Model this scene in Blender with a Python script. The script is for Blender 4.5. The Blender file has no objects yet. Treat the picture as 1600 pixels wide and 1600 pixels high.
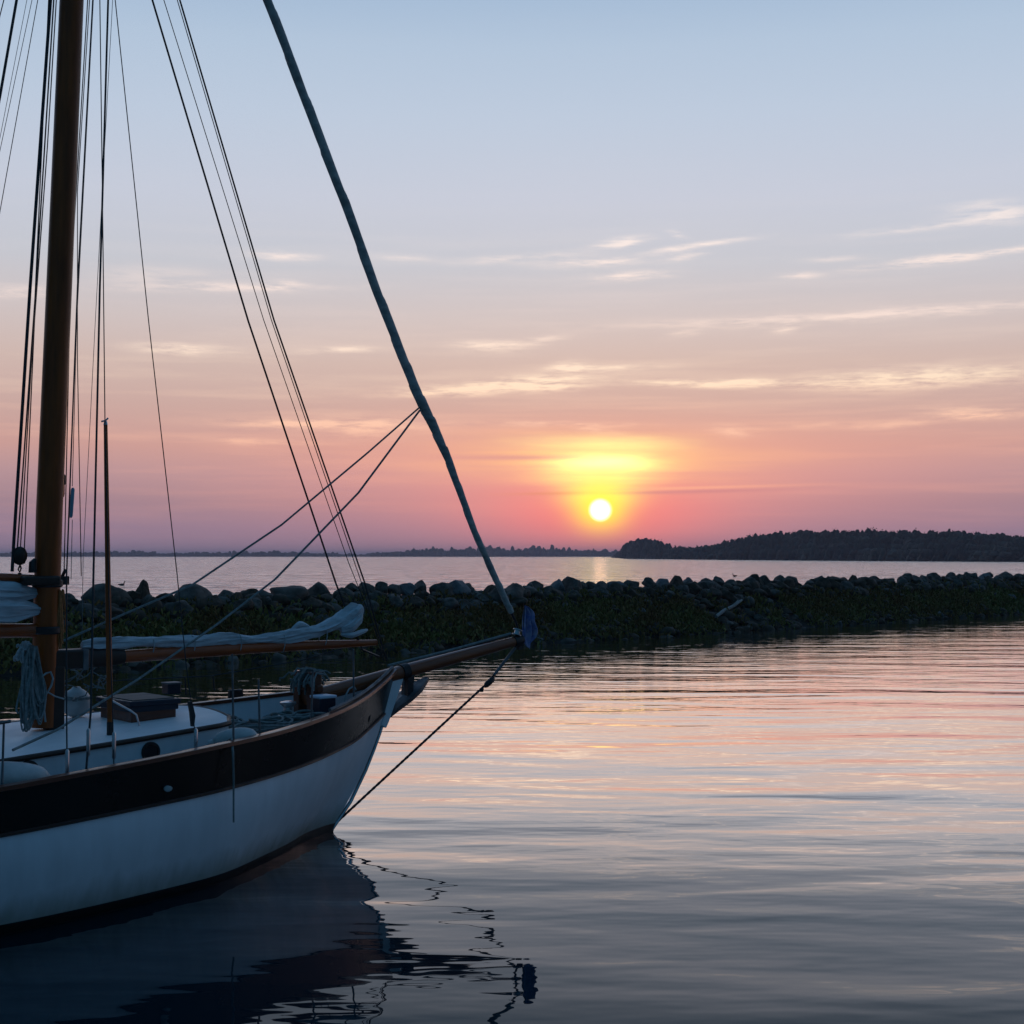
import bpy, bmesh, math, random
import numpy as np
from mathutils import Vector, Matrix, noise as mnoise

# ------------------------------------------------------------------ camera, sky, sun, exposure
SC = bpy.context.scene
COL = SC.collection
F = 2198.0                                   # focal length in photo pixels (1600 px wide)
EYE = 2.55                                   # eye height above the water, metres
PITCH = math.atan(68 / F)
cam_d = bpy.data.cameras.new("camera")
cam = bpy.data.objects.new("camera", cam_d)
COL.objects.link(cam)
cam_d.sensor_width = 36.0
cam_d.sensor_fit = 'HORIZONTAL'
cam_d.lens = 36.0 * F / 1600
cam_d.clip_start = 0.1
cam_d.clip_end = 60000
cam.location = (0, 0, EYE)
cam.rotation_euler = (math.pi / 2 + PITCH, 0, 0)
SC.camera = cam
SC.view_settings.view_transform = 'Standard'
SC.view_settings.look = 'None'
SC.view_settings.gamma = 1
SC.view_settings.exposure = 0.0
SC.view_settings.use_curve_mapping = False
SC.cycles.max_bounces = 8
SC.cycles.glossy_bounces = 4
SC.cycles.volume_bounces = 1
SC.cycles.sample_clamp_indirect = 4.0

SUN_AZ = math.atan((938 - 800) / F)
SUN_EL = math.atan((868 - 797) / F)
sun_dir = Vector((math.sin(SUN_AZ) * math.cos(SUN_EL), math.cos(SUN_AZ) * math.cos(SUN_EL), math.sin(SUN_EL)))
sd = bpy.data.lights.new("sun", 'SUN')
sd.energy = 0.0007                            # setting sun dimmed by the haze
sd.angle = math.radians(0.53)
sd.color = (1.0, 0.45, 0.22)
sun = bpy.data.objects.new("sun", sd)
COL.objects.link(sun)
sun.rotation_euler = (-sun_dir).to_track_quat('-Z', 'Y').to_euler()
sun.location = (60, 400, 40)

world = bpy.data.worlds.new("World")
SC.world = world
world.use_nodes = True
world.cycles.sampling_method = 'MANUAL'
world.cycles.sample_map_resolution = 1024


class NT:
    def __init__(s, tree):
        s.t = tree
        tree.nodes.clear()

    def n(s, typ, ins=None, **kw):
        nd = s.t.nodes.new(typ)
        for k, v in kw.items():
            setattr(nd, k, v)
        for k, v in (ins or {}).items():
            sock = nd.inputs[k]
            if isinstance(v, bpy.types.NodeSocket):
                s.t.links.new(v, sock)
            else:
                sock.default_value = v
        return nd

    def math(s, op, a, b=0.0, c=None, clamp=False):
        d = {0: a, 1: b}
        if c is not None:
            d[2] = c
        return s.n('ShaderNodeMath', d, operation=op, use_clamp=clamp).outputs[0]

    def vm(s, op, a, b=(0, 0, 0)):
        return s.n('ShaderNodeVectorMath', {0: a, 1: b}, operation=op)

    def mix(s, f, a, b, mode='MIX'):
        nd = s.n('ShaderNodeMix', data_type='RGBA', blend_type=mode, clamp_factor=True)
        for i, v in ((0, f), (6, a), (7, b)):
            if isinstance(v, bpy.types.NodeSocket):
                s.t.links.new(v, nd.inputs[i])
            else:
                nd.inputs[i].default_value = v
        return nd.outputs[2]

    def ramp(s, f, stops, interp='LINEAR'):
        nd = s.n('ShaderNodeValToRGB', {0: f})
        cr = nd.color_ramp
        cr.interpolation = interp
        while len(cr.elements) < len(stops):
            cr.elements.new(0.5)
        for e, (p, c) in zip(cr.elements, stops):
            e.position = p
            e.color = tuple(c) + (1,)
        return nd.outputs[0]


def lin(r, g, b):
    def f(c):
        c /= 255
        return c / 12.92 if c <= 0.04045 else ((c + 0.055) / 1.055) ** 2.4
    return (f(r), f(g), f(b))


def sky_world():
    w = NT(world.node_tree)
    tc = w.n('ShaderNodeTexCoord')
    d = w.vm('NORMALIZE', tc.outputs['Generated']).outputs[0]
    xyz = w.n('ShaderNodeSeparateXYZ', {0: d})
    X, Y, Z = xyz.outputs
    el = w.math('ARCSINE', Z)
    az = w.math('ARCTAN2', X, Y)
    co = w.n('ShaderNodeCombineXYZ', {0: az, 1: el, 2: 0.0}).outputs[0]
    PX = 1 / F

    # clear-sky gradient on the sunset side, by elevation (fac 0..1 = 0..0.5 rad)
    fe = w.math('DIVIDE', el, 0.5, clamp=True)
    def st(y, c):
        return ((868 - y) / F / 0.5, lin(*c))
    front = w.ramp(fe, [st(868, (146, 126, 150)), st(825, (150, 127, 150)), st(785, (160, 132, 146)), st(740, (180, 146, 153)), st(700, (200, 156, 151)),
                        st(640, (201, 168, 162)), st(570, (207, 183, 176)), st(500, (206, 194, 194)), st(420, (197, 199, 208)), st(320, (197, 203, 218)),
                        st(200, (188, 202, 221)), st(100, (178, 197, 219)), st(0, (159, 184, 212)), (0.62, lin(112, 150, 190)), (1.0, lin(92, 128, 172))])
    ez = w.math('DIVIDE', el, math.pi / 2, clamp=True)
    back = w.ramp(ez, [(0.0, (.006, .028, .052)), (0.06, (.010, .050, .092)), (0.15, (.014, .070, .138)),
                       (0.4, (.020, .096, .195)), (1.0, (.056, .142, .275))])
    hs = Vector((math.sin(SUN_AZ), math.cos(SUN_AZ), 0))
    dot = w.vm('DOT_PRODUCT', d, tuple(hs)).outputs['Value']
    m = w.n('ShaderNodeMapRange', {0: dot, 1: -0.15, 2: 0.95, 3: 0.0, 4: 1.0}, interpolation_type='SMOOTHSTEP').outputs[0]
    base = w.mix(m, back, front)

    # wisps: warp and break-up noise, stretched along the horizon
    st1 = w.n('ShaderNodeMapping', {0: co, 3: (9, 48, 1)}).outputs[0]
    n1 = w.n('ShaderNodeTexNoise', {0: st1, 'Scale': 1.0, 'Detail': 4.0, 'Roughness': 0.6})
    warp = w.vm('MULTIPLY', w.vm('SUBTRACT', n1.outputs['Color'], (.5, .5, .5)).outputs[0], (0.035, 0.0085, 0)).outputs[0]
    cw = w.vm('ADD', co, warp).outputs[0]
    st2 = w.n('ShaderNodeMapping', {0: co, 3: (28, 190, 1)}).outputs[0]
    n2 = w.n('ShaderNodeTexNoise', {0: st2, 'Scale': 1.0, 'Detail': 5.0, 'Roughness': 0.65}).outputs[0]
    brk = w.n('ShaderNodeMapRange', {0: n2, 1: 0.36, 2: 0.60, 3: 0.05, 4: 1.35}).outputs[0]

    def blob(px, py, hw, hh, rise=0.0, src=None, gauss=False):
        mp = w.n('ShaderNodeMapping', {0: src if src else cw, 1: (math.atan((px - 800) / F), (868 - py) / F, 0),
                                       2: (0, 0, math.atan(rise)), 3: (hw * PX, hh * PX, 1)}, vector_type='TEXTURE').outputs[0]
        r2 = w.vm('DOT_PRODUCT', mp, mp).outputs['Value']
        return w.math('EXPONENT', w.math('MULTIPLY', r2, -1.0))

    clouds = [(968, 387, 36, 7, .8, .15), (1085, 396, 72, 5, .65, .12), (1060, 375, 14, 5, .4, -.2), (935, 416, 70, 6, .65, .02),
              (1075, 410, 26, 5, .5, .12), (985, 437, 58, 7, .65, .06), (800, 409, 95, 6, .4, .05), (450, 411, 42, 7, .6, 0),
              (625, 408, 42, 5, .4, 0), (1490, 428, 125, 6, .95, .07), (1560, 367, 60, 14, .6, -.06), (1440, 382, 110, 6, .35, .05),
              (1248, 443, 28, 6, .5, 0), (1310, 420, 45, 4, .35, 0), (1350, 506, 330, 8, .6, .015), (1220, 520, 22, 7, .5, .2),
              (1068, 526, 25, 6, .45, .15), (770, 541, 55, 8, .75, -.03), (850, 532, 50, 7, .4, .1), (897, 578, 26, 10, .95, .0),
              (960, 578, 70, 6, .5, .03), (800, 599, 120, 8, .95, .06), (850, 607, 70, 6, .85, .02), (690, 614, 90, 7, .6, .04),
              (1130, 604, 120, 6, 1.0, -.02), (1440, 601, 150, 16, .8, .02), (1540, 657, 70, 8, .75, -.04), (1370, 668, 130, 6, .4, .02),
              (285, 556, 62, 8, .75, 0), (530, 551, 60, 5, .6, .05), (360, 462, 150, 6, .5, .04), (430, 457, 30, 9, .5, .1),
              (240, 450, 80, 16, .25, 0), (15, 482, 60, 9, .5, .1), (460, 664, 120, 7, .6, 0), (560, 668, 90, 16, .5, 0),
              (400, 691, 80, 5, .5, -.03), (1150, 674, 34, 8, .5, -.1), (930, 672, 30, 6, .6, -.15), (860, 663, 150, 5, .45, 0)]
    tot = None
    for (px, py, hw, hh, s_, rise) in clouds:
        g = blob(px, py, hw, hh * 1.0, rise)
        tot = w.math('MULTIPLY', g, s_) if tot is None else w.math('MULTIPLY_ADD', g, s_, tot)
    tot = w.math('MULTIPLY', w.math('MULTIPLY', tot, brk), 1.25, clamp=True)
    # faint streaks everywhere low in the sky
    st3 = w.n('ShaderNodeMapping', {0: co, 1: (3.1, 1.7, 0), 3: (5, 85, 1)}).outputs[0]
    n3 = w.n('ShaderNodeTexNoise', {0: st3, 'Scale': 1.0, 'Detail': 5.0, 'Roughness': 0.55}).outputs[0]
    band = w.ramp(fe, [(0.0, (.0,) * 3), (0.05, (.5,) * 3), (0.16, (1,) * 3), (0.3, (.5,) * 3), (0.5, (.1,) * 3)])
    faint = w.math('MULTIPLY', w.n('ShaderNodeMapRange', {0: n3, 1: 0.48, 2: 0.75, 3: 0.0, 4: 0.42}).outputs[0], band)
    ccol = w.ramp(fe, [st(868, (220, 150, 150)), st(730, (250, 185, 160)), st(660, (250, 200, 176)), st(600, (255, 228, 202)),
                       st(500, (243, 222, 214)), st(380, (245, 232, 228)), (0.6, lin(190, 200, 215))])
    cl_back = w.mix(m, (.10, .12, .18, 1), ccol)
    col = w.mix(faint, base, cl_back)

    # glow round the low sun, streaked by thin cloud
    streak = w.n('ShaderNodeMapRange', {0: n3, 1: 0.38, 2: 0.60, 3: 0.62, 4: 1.15}).outputs[0]
    q = dict(src=co)
    col = w.mix(w.math('MULTIPLY', blob(938, 715, 620, 62, **q), .42), col, (*lin(238, 168, 152), 1))
    col = w.mix(w.math('MULTIPLY', blob(938, 770, 430, 80, **q), .62), col, (*lin(228, 140, 150), 1))
    col = w.mix(w.math('MULTIPLY', blob(938, 800, 165, 62, **q), .95), col, (*lin(253, 125, 130), 1))
    col = w.mix(w.math('MULTIPLY', w.math('MULTIPLY', blob(938, 716, 240, 40, src=cw), streak), .85), col, (*lin(255, 190, 140), 1))
    col = w.mix(tot, col, cl_back)
    col = w.mix(w.math('MULTIPLY', w.math('MULTIPLY', blob(940, 694, 100, 11, src=cw), streak), .95, clamp=True), col, (1.2, .98, .38, 1))
    col = w.mix(w.math('MULTIPLY', w.math('MULTIPLY', blob(940, 732, 82, 24, src=cw), streak), 1.0, clamp=True), col, (1.8, 1.24, .34, 1))
    col = w.mix(w.math('MULTIPLY', blob(940, 722, 60, 9, src=cw), .9, clamp=True), col, (2.3, 1.7, .60, 1))
    col = w.mix(w.math('MULTIPLY', blob(938, 772, 52, 22, **q), 1.0, clamp=True), col, (1.4, 1.1, .20, 1))
    # dark streaks across the glow
    col = w.mix(w.math('MULTIPLY', blob(790, 715, 120, 4.5, .0, **q), .75), col, (*lin(214, 148, 148), 1))
    col = w.mix(w.math('MULTIPLY', blob(1080, 769, 150, 3.2, .018, **q), .6), col, (*lin(190, 122, 140), 1))
    col = w.mix(w.math('MULTIPLY', blob(860, 771, 70, 2.6, .018, **q), .5), col, (*lin(224, 140, 110), 1))
    col = w.mix(w.math('MULTIPLY', blob(1090, 763, 160, 2.4, .018, **q), .55), col, (*lin(255, 180, 150), 1))
    col = w.mix(w.math('MULTIPLY', blob(938, 796, 38, 31, **q), 1.0), col, (1.5, 1.08, .06, 1))
    # the disc itself
    dd = w.n('ShaderNodeMapping', {0: co, 1: (SUN_AZ, SUN_EL, 0), 3: (PX, PX, 1)}, vector_type='TEXTURE').outputs[0]
    rr = w.vm('LENGTH', dd).outputs['Value']
    disc = w.n('ShaderNodeMapRange', {0: rr, 1: 20.5, 2: 11.0, 3: 0.0, 4: 1.0}, interpolation_type='SMOOTHSTEP').outputs[0]
    col = w.mix(disc, col, (3.0, 2.2, 1.5, 1))

    sky = w.n('ShaderNodeTexSky', sky_type='NISHITA', sun_disc=False, sun_elevation=SUN_EL, sun_rotation=SUN_AZ,
              air_density=1.0, dust_density=2.0, ozone_density=1.5)
    bg1 = w.n('ShaderNodeBackground', {0: sky.outputs[0], 1: 0.006})
    bg2 = w.n('ShaderNodeBackground', {0: col, 1: 1.0})
    add = w.n('ShaderNodeAddShader', {0: bg1.outputs[0], 1: bg2.outputs[0]})
    w.n('ShaderNodeOutputWorld', {0: add.outputs[0]})


sky_world()


# ------------------------------------------------------------------ helpers
def photo_ray(px, py):
    x = (px - 800) / F
    u = (800 - py) / F
    return Vector((x, math.cos(PITCH) - u * math.sin(PITCH), math.sin(PITCH) + u * math.cos(PITCH)))


def on_level(px, py, z):
    r = photo_ray(px, py)
    t = (z - EYE) / r.z
    return Vector((0, 0, EYE)) + r * t


def tag(o, label=None, cat=None, group=None, kind=None):
    for k, v in (('label', label), ('category', cat), ('group', group), ('kind', kind)):
        if v:
            o[k] = v
    return o


class MB:
    """collects shapes of one mesh"""
    def __init__(s):
        s.v, s.f = [], []

    def add(s, vs, fs):
        n = len(s.v)
        s.v += [tuple(v) for v in vs]
        s.f += [tuple(i + n for i in f) for f in fs]
        return s

    def box(s, c, size, rot=None):
        sx, sy, sz = [q / 2 for q in size]
        vs = [Vector((a * sx, b * sy, d * sz)) for a in (-1, 1) for b in (-1, 1) for d in (-1, 1)]
        R = rot if rot else Matrix.Identity(3)
        vs = [R @ v + Vector(c) for v in vs]
        return s.add(vs, [(0, 1, 3, 2), (4, 6, 7, 5), (0, 4, 5, 1), (2, 3, 7, 6), (0, 2, 6, 4), (1, 5, 7, 3)])

    def tube(s, pts, rad, n=8, cap=True, flat=1.0, wob=0.0, seed=0.0, freq=6.0, folds=False):
        pts = [Vector(p) for p in pts]
        if not hasattr(rad, '__len__'):
            rad = [rad] * len(pts)
        vs, fs = [], []
        prev = None
        run = 0.0
        for i, p in enumerate(pts):
            run += (p - pts[i - 1]).length if i else 0
            t = (pts[min(i + 1, len(pts) - 1)] - pts[max(i - 1, 0)])
            t = t.normalized() if t.length > 1e-9 else Vector((0, 0, 1))
            a = prev if prev else (Vector((0, 0, 1)) if abs(t.z) < .9 else Vector((1, 0, 0)))
            a = (a - t * a.dot(t)).normalized()
            prev = a
            b = t.cross(a)
            for k in range(n):
                th = 2 * math.pi * k / n
                r = rad[i]
                off = a * math.cos(th) * r + b * math.sin(th) * r * flat
                q = p + off
                if folds:
                    cs, sn = math.cos(th), math.sin(th)
                    q = p + off * (1 + wob * (.8 * mnoise.noise(Vector((run * 2.2 + seed, cs * 1.4, sn * 1.4))) + .55 * mnoise.noise(Vector((run * 3.5, cs * 3.6 + seed, sn * 3.6)))
                                              + .22 * mnoise.noise(Vector((run * 14, cs * 5, sn * 5 + seed)))))
                elif wob:
                    q = p + off * (1 + wob * mnoise.noise(q * freq + Vector((seed, 0, 0))) + .45 * wob * mnoise.noise(q * freq * 2.7 + Vector((0, seed, 0))) + .25 * wob * mnoise.noise(q * freq * 6 + Vector((0, seed, 3))))
                vs.append(q)
        for i in range(len(pts) - 1):
            for k in range(n):
                k2 = (k + 1) % n
                fs.append((i * n + k, i * n + k2, (i + 1) * n + k2, (i + 1) * n + k))
        if cap:
            fs.append(tuple(range(n))[::-1])
            fs.append(tuple((len(pts) - 1) * n + k for k in range(n)))
        return s.add(vs, fs)

    def lathe(s, prof, c=(0, 0, 0), n=20, rot=None, sc=(1, 1, 1)):
        R = rot if rot else Matrix.Identity(3)
        vs, fs = [], []
        for (r, z) in prof:
            for k in range(n):
                th = 2 * math.pi * k / n
                vs.append(R @ Vector((r * math.cos(th) * sc[0], r * math.sin(th) * sc[1], z * sc[2])) + Vector(c))
        for i in range(len(prof) - 1):
            for k in range(n):
                k2 = (k + 1) % n
                fs.append((i * n + k, i * n + k2, (i + 1) * n + k2, (i + 1) * n + k))
        fs.append(tuple(range(n))[::-1])
        fs.append(tuple((len(prof) - 1) * n + k for k in range(n)))
        return s.add(vs, fs)

    def grid(s, rows, closed=False):
        n = len(rows[0])
        vs = [p for r in rows for p in r]
        fs = []
        for i in range(len(rows) - 1):
            for k in range(n - 1):
                fs.append((i * n + k, i * n + k + 1, (i + 1) * n + k + 1, (i + 1) * n + k))
        return s.add(vs, fs)

    def prism(s, poly, axis_off):
        """poly: 3-D outline, extruded by axis_off"""
        n = len(poly)
        o = Vector(axis_off)
        vs = [Vector(p) - o / 2 for p in poly] + [Vector(p) + o / 2 for p in poly]
        fs = [tuple(range(n))[::-1], tuple(range(n, 2 * n))]
        fs += [(i, (i + 1) % n, n + (i + 1) % n, n + i) for i in range(n)]
        return s.add(vs, fs)

    def mesh(s, name, mat, smooth=True):
        me = bpy.data.meshes.new(name)
        me.from_pydata(s.v, [], s.f)
        bm = bmesh.new()
        bm.from_mesh(me)
        bmesh.ops.recalc_face_normals(bm, faces=bm.faces)
        bm.to_mesh(me)
        bm.free()
        me.materials.append(mat)
        if smooth:
            me.polygons.foreach_set('use_smooth', [True] * len(me.polygons))
        me.update()
        return me

    def build(s, name, mat, parent=None, smooth=True, bevel=0.0, auto=True):
        o = bpy.data.objects.new(name, s.mesh(name, mat, smooth))
        COL.objects.link(o)
        o.parent = parent
        if bevel:
            b = o.modifiers.new("bevel", 'BEVEL')
            b.width = bevel
            b.segments = 2
            b.limit_method = 'ANGLE'
        if smooth and auto:
            sharpen(o.data)
        return o


def sharpen(me, ang=math.radians(38)):
    bm = bmesh.new()
    bm.from_mesh(me)
    for e in bm.edges:
        if len(e.link_faces) == 2 and e.calc_face_angle(0) > ang:
            e.smooth = False
    bm.to_mesh(me)
    bm.free()


def material(name, base, rough=0.6, var=0.0, vscale=6.0, metal=0.0, spec=0.5, bump=0.0, bscale=30.0, stretch=(1, 1, 1), var2=None, coat=0.0):
    m = bpy.data.materials.new(name)
    m.use_nodes = True
    w = NT(m.node_tree)
    tc = w.n('ShaderNodeTexCoord')
    mp = w.n('ShaderNodeMapping', {0: tc.outputs['Object'], 3: stretch}).outputs[0]
    p = w.n('ShaderNodeBsdfPrincipled', {'Roughness': rough, 'Metallic': metal, 'Specular IOR Level': spec, 'Coat Weight': coat, 'Coat Roughness': 0.12})
    if var or var2:
        n = w.n('ShaderNodeTexNoise', {0: mp, 'Scale': vscale, 'Detail': 5.0, 'Roughness': 0.6}).outputs[0]
        c2 = var2 if var2 else tuple(c * (1 - var) for c in base)
        f = w.n('ShaderNodeMapRange', {0: n, 1: 0.35, 2: 0.65}).outputs[0]
        c = w.mix(f, (*c2, 1), (*base, 1))
        w.t.links.new(c, p.inputs['Base Color'])
        rr = w.n('ShaderNodeMapRange', {0: n, 1: 0.3, 2: 0.7, 3: min(1, rough * 1.25), 4: rough * 0.85}).outputs[0]
        w.t.links.new(rr, p.inputs['Roughness'])
    else:
        p.inputs['Base Color'].default_value = (*base, 1)
    if bump:
        nb = w.n('ShaderNodeTexNoise', {0: mp, 'Scale': bscale, 'Detail': 4.0}).outputs[0]
        bn = w.n('ShaderNodeBump', {'Strength': 1.0, 'Distance': bump, 'Height': nb})
        w.t.links.new(bn.outputs[0], p.inputs['Normal'])
    w.n('ShaderNodeOutputMaterial', {0: p.outputs[0]})
    return m


# ------------------------------------------------------------------ water
def water_material(name, layers, rough, deep, breeze=None, tilt=0.0):
    m = bpy.data.materials.new(name)
    m.use_nodes = True
    w = NT(m.node_tree)
    tc = w.n('ShaderNodeTexCoord')
    h = None
    for (ang, sx, sy, amp, det, dist) in layers:
        mp = w.n('ShaderNodeMapping', {0: tc.outputs['Object'], 2: (0, 0, math.radians(ang)), 3: (sx, sy, 1)}).outputs[0]
        n = w.n('ShaderNodeTexNoise', {0: mp, 'Scale': 1.0, 'Detail': det, 'Roughness': 0.45, 'Distortion': dist}).outputs[0]
        h = w.math('MULTIPLY', n, amp) if h is None else w.math('MULTIPLY_ADD', n, amp, h)
    if tilt:                                     # steady slope added to the bump, so the sea mirrors higher sky
        h = w.math('MULTIPLY_ADD', w.n('ShaderNodeSeparateXYZ', {0: tc.outputs['Object']}).outputs[1], tilt, h)
    if breeze:                                   # calm in the lee of the quay, ruffled out towards the breakwater
        y = w.n('ShaderNodeSeparateXYZ', {0: tc.outputs['Object']}).outputs[1]
        pn = w.n('ShaderNodeTexNoise', {0: tc.outputs['Object'], 'Scale': .06, 'Detail': 2.0}).outputs[0]
        y = w.math('ADD', y, w.math('MULTIPLY', w.math('SUBTRACT', pn, .5), 16.0))
        k = w.n('ShaderNodeMapRange', {0: y, 1: breeze[0], 2: breeze[1], 3: 0.0, 4: 1.0}, interpolation_type='SMOOTHSTEP').outputs[0]
        mp = w.n('ShaderNodeMapping', {0: tc.outputs['Object'], 2: (0, 0, math.radians(6)), 3: (.8, 3.4, 1)}).outputs[0]
        n = w.n('ShaderNodeTexNoise', {0: mp, 'Scale': 1.0, 'Detail': 3.0, 'Roughness': 0.5}).outputs[0]
        h = w.math('MULTIPLY_ADD', w.math('MULTIPLY', n, k), breeze[2], h)
        rough = w.math('MULTIPLY_ADD', k, breeze[3], rough)
        # added bump slope facing the quay: far water mirrors more sky, less bank
        lean = w.math('SMOOTH_MAX', w.math('SUBTRACT', y, 21.0), 0.0, 10.0)
        h = w.math('MULTIPLY_ADD', lean, 0.004, h)
    bn = w.n('ShaderNodeBump', {'Strength': 1.0, 'Distance': 1.0, 'Height': h})
    facing = w.n('ShaderNodeLayerWeight', {0: .5, 'Normal': bn.outputs[0]}).outputs['Facing']
    refl = w.ramp(facing, [(0.0, (.03,) * 3), (.45, (.06,) * 3), (.62, (.04,) * 3), (.70, (.115,) * 3), (.75, (.225,) * 3), (.785, (.34,) * 3), (.82, (.68,) * 3), (.86, (.93,) * 3), (.90, (.97,) * 3), (.94, (1,) * 3), (1.0, (1,) * 3)])
    body = w.n('ShaderNodeBsdfDiffuse', {'Color': (*deep, 1)})
    gl = w.n('ShaderNodeBsdfGlossy', {'Color': (1, 1, 1, 1), 'Roughness': rough, 'Normal': bn.outputs[0]})
    mx = w.n('ShaderNodeMixShader', {0: refl, 1: body.outputs[0], 2: gl.outputs[0]})
    w.n('ShaderNodeOutputMaterial', {0: mx.outputs[0]})
    return m


harbour_mat = water_material("harbour_water", [(38, 0.20, 0.72, 0.044, 1.0, 0.5), (26, 0.7, 2.0, 0.0078, 1.0, 0.5), (-4, 2.6, 6.0, 0.0020, 1.0, 0.0)],
                             0.015, (.002, .015, .024), breeze=(15, 34, .016, .006))
sea_mat = water_material("sea_water", [(10, 0.05, 0.16, 1.5, 3.0, 0.5), (-6, .3, .9, .55, 3.0, 0.0)], 0.14, (.010, .022, .032), tilt=.08)

BW0 = Vector((-10.7, 34.0, 0))               # crest line of the breakwater
BWD = Vector((34.7, 32.0, 0)).normalized()
BWN = Vector((BWD.y, -BWD.x, 0))             # towards the camera


def bw(t, d, z=0.0):
    if d > 0:                                # the slope gets steeper towards the far end
        d *= 1 - .26 * min(1, max(0, (t - 8) / 32))
    p = BW0 + BWD * t + BWN * d
    return Vector((p.x, p.y, z))


FAR = 9000
b = MB()
b.add([bw(-FAR, 0), bw(FAR, 0), bw(FAR, 400), bw(-FAR, 400)], [(3, 2, 1, 0)])
tag(b.build("harbour_water", harbour_mat, smooth=False), kind='structure')
b = MB()
b.add([bw(-FAR, 0), bw(FAR, 0), bw(FAR, -9000), bw(-FAR, -9000)], [(0, 1, 2, 3)])
tag(b.build("sea_water", sea_mat, smooth=False), kind='structure')

# ------------------------------------------------------------------ far shore, wooded point
rnd = random.Random(4)
leaf_far = material("far_foliage", (.035, .050, .030), 0.8, var=.5, vscale=.05)
soil = material("shore_soil", (.07, .065, .05), 0.9, var=.4, vscale=.02)


def crown(mb, c, r, h, n, size, rg):
    """leaf clumps through the volume of one crown"""
    for _ in range(n):
        while True:
            u = Vector((rg.uniform(-1, 1), rg.uniform(-1, 1), rg.uniform(-1, 1)))
            if .25 < u.length < 1:
                break
        k = 1 + .35 * mnoise.noise(u * 2.3 + Vector(c) * .37)
        p = Vector(c) + Vector((u.x * r * k, u.y * r * k, u.z * h * k))
        s = size * rg.uniform(.5, 1.2)
        vs = []
        nn = 5
        ax = Vector((rg.gauss(0, 1), rg.gauss(0, 1), rg.gauss(0, 1))).normalized()
        t1 = ax.orthogonal().normalized()
        t2 = ax.cross(t1)
        for k2 in range(nn):
            a = 2 * math.pi * k2 / nn + rg.uniform(-.3, .3)
            q = s * rg.uniform(.6, 1.1)
            vs.append(p + t1 * math.cos(a) * q + t2 * math.sin(a) * q)
        mb.add(vs, [tuple(range(nn))])


ICO = bmesh.new()
bmesh.ops.create_icosphere(ICO, subdivisions=2, radius=1.0)
ICO_V = [v.co.copy() for v in ICO.verts]
ICO_F = [tuple(v.index for v in f.verts) for f in ICO.faces]
ICO.free()


def core(mb, c, r, h):
    c = Vector(c)
    vs = []
    for v in ICO_V:
        k = 1 + .28 * mnoise.noise(v * 1.9 + c * .31) + .12 * mnoise.noise(v * 5 + c * .17)
        vs.append(c + Vector((v.x * r * k, v.y * r * k, v.z * h * k)))
    mb.add(vs, ICO_F)


def interp(x, tab):
    return float(np.interp(x, [t[0] for t in tab], [t[1] for t in tab]))


# the wooded point on the right, about 700 m off; outline of its crowns as heights above the water
def base_y(px):
    return interp(px, [(960, 871.5), (985, 873), (1100, 874.5), (1300, 876), (1600, 878), (1900, 880)])


TOP = [(962, 866), (968, 858), (976, 848), (990, 841), (1015, 838.5), (1036, 843), (1052, 851), (1075, 854), (1090, 852), (1110, 851), (1122, 848),
       (1135, 843), (1160, 837), (1188, 830), (1196, 833), (1199, 838), (1204, 831), (1215, 829), (1250, 828), (1300, 827), (1370, 825), (1400, 828), (1480, 827),
       (1520, 831), (1560, 833), (1600, 838), (1700, 850), (1850, 866)]
wood = MB()
hillb = MB()
front_edge, back_edge = [], []
rows = []
for px in range(955, 1900, 12):
    by = base_y(px)
    D = EYE * F / (by - 868)
    X = (px - 800) / F
    hT = max(1.0, (by - interp(px, TOP)) * D / F)
    row = []
    for k, (dd, zz) in enumerate(((0, -.4), (4, .5), (18, 1.6), (50, .22 * hT), (120, .35 * hT), (260, .3 * hT), (420, -1))):
        row.append((X * (D + dd), D + dd, zz + (.3 * mnoise.noise(Vector((px * .05, k, 0))) if k not in (0, 6) else 0)))
    rows.append(row)
hillb.grid(rows)
tag(hillb.build("hill", soil), kind='structure')
px = 962.0
while px < 1880:
    by = base_y(px)
    D0 = EYE * F / (by - 868)
    hT0 = (by - interp(px, TOP)) * D0 / F
    for layer in range(5):
        D = D0 + (6, 14, 26, 45, 70)[layer] + rnd.uniform(-3, 3)
        x = px + rnd.uniform(-3, 3)
        hT = (by - interp(x, TOP)) * D0 / F
        top = EYE + (hT0 - EYE + 0.0) * D / D0 if False else hT * (0.42, .62, .82, .95, 1.0)[layer] * rnd.uniform(.88, 1.02) * (1 + (D - D0) / D0)
        if hT < 1.2:
            continue
        r = min(rnd.uniform(1.4, 3.4), .5 * hT)
        hh = min(top * .45, rnd.uniform(3.5, 5.5))
        cx = (x - 800) / F * D
        core(wood, (cx, D, top - hh), r * .85, hh * .9)
        core(wood, (cx, D + 2, max(.8, top - hh * 2.2)), r * 1.1, hh * 1.1)
        crown(wood, (cx, D, top - hh), r, hh, 70, .38, rnd)
    px += rnd.uniform(3.5, 6.0)
tag(wood.build("wooded_point", leaf_far, smooth=False), "dark wooded headland beyond the water at the right under the sunset", "wood", kind='stuff')

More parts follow.
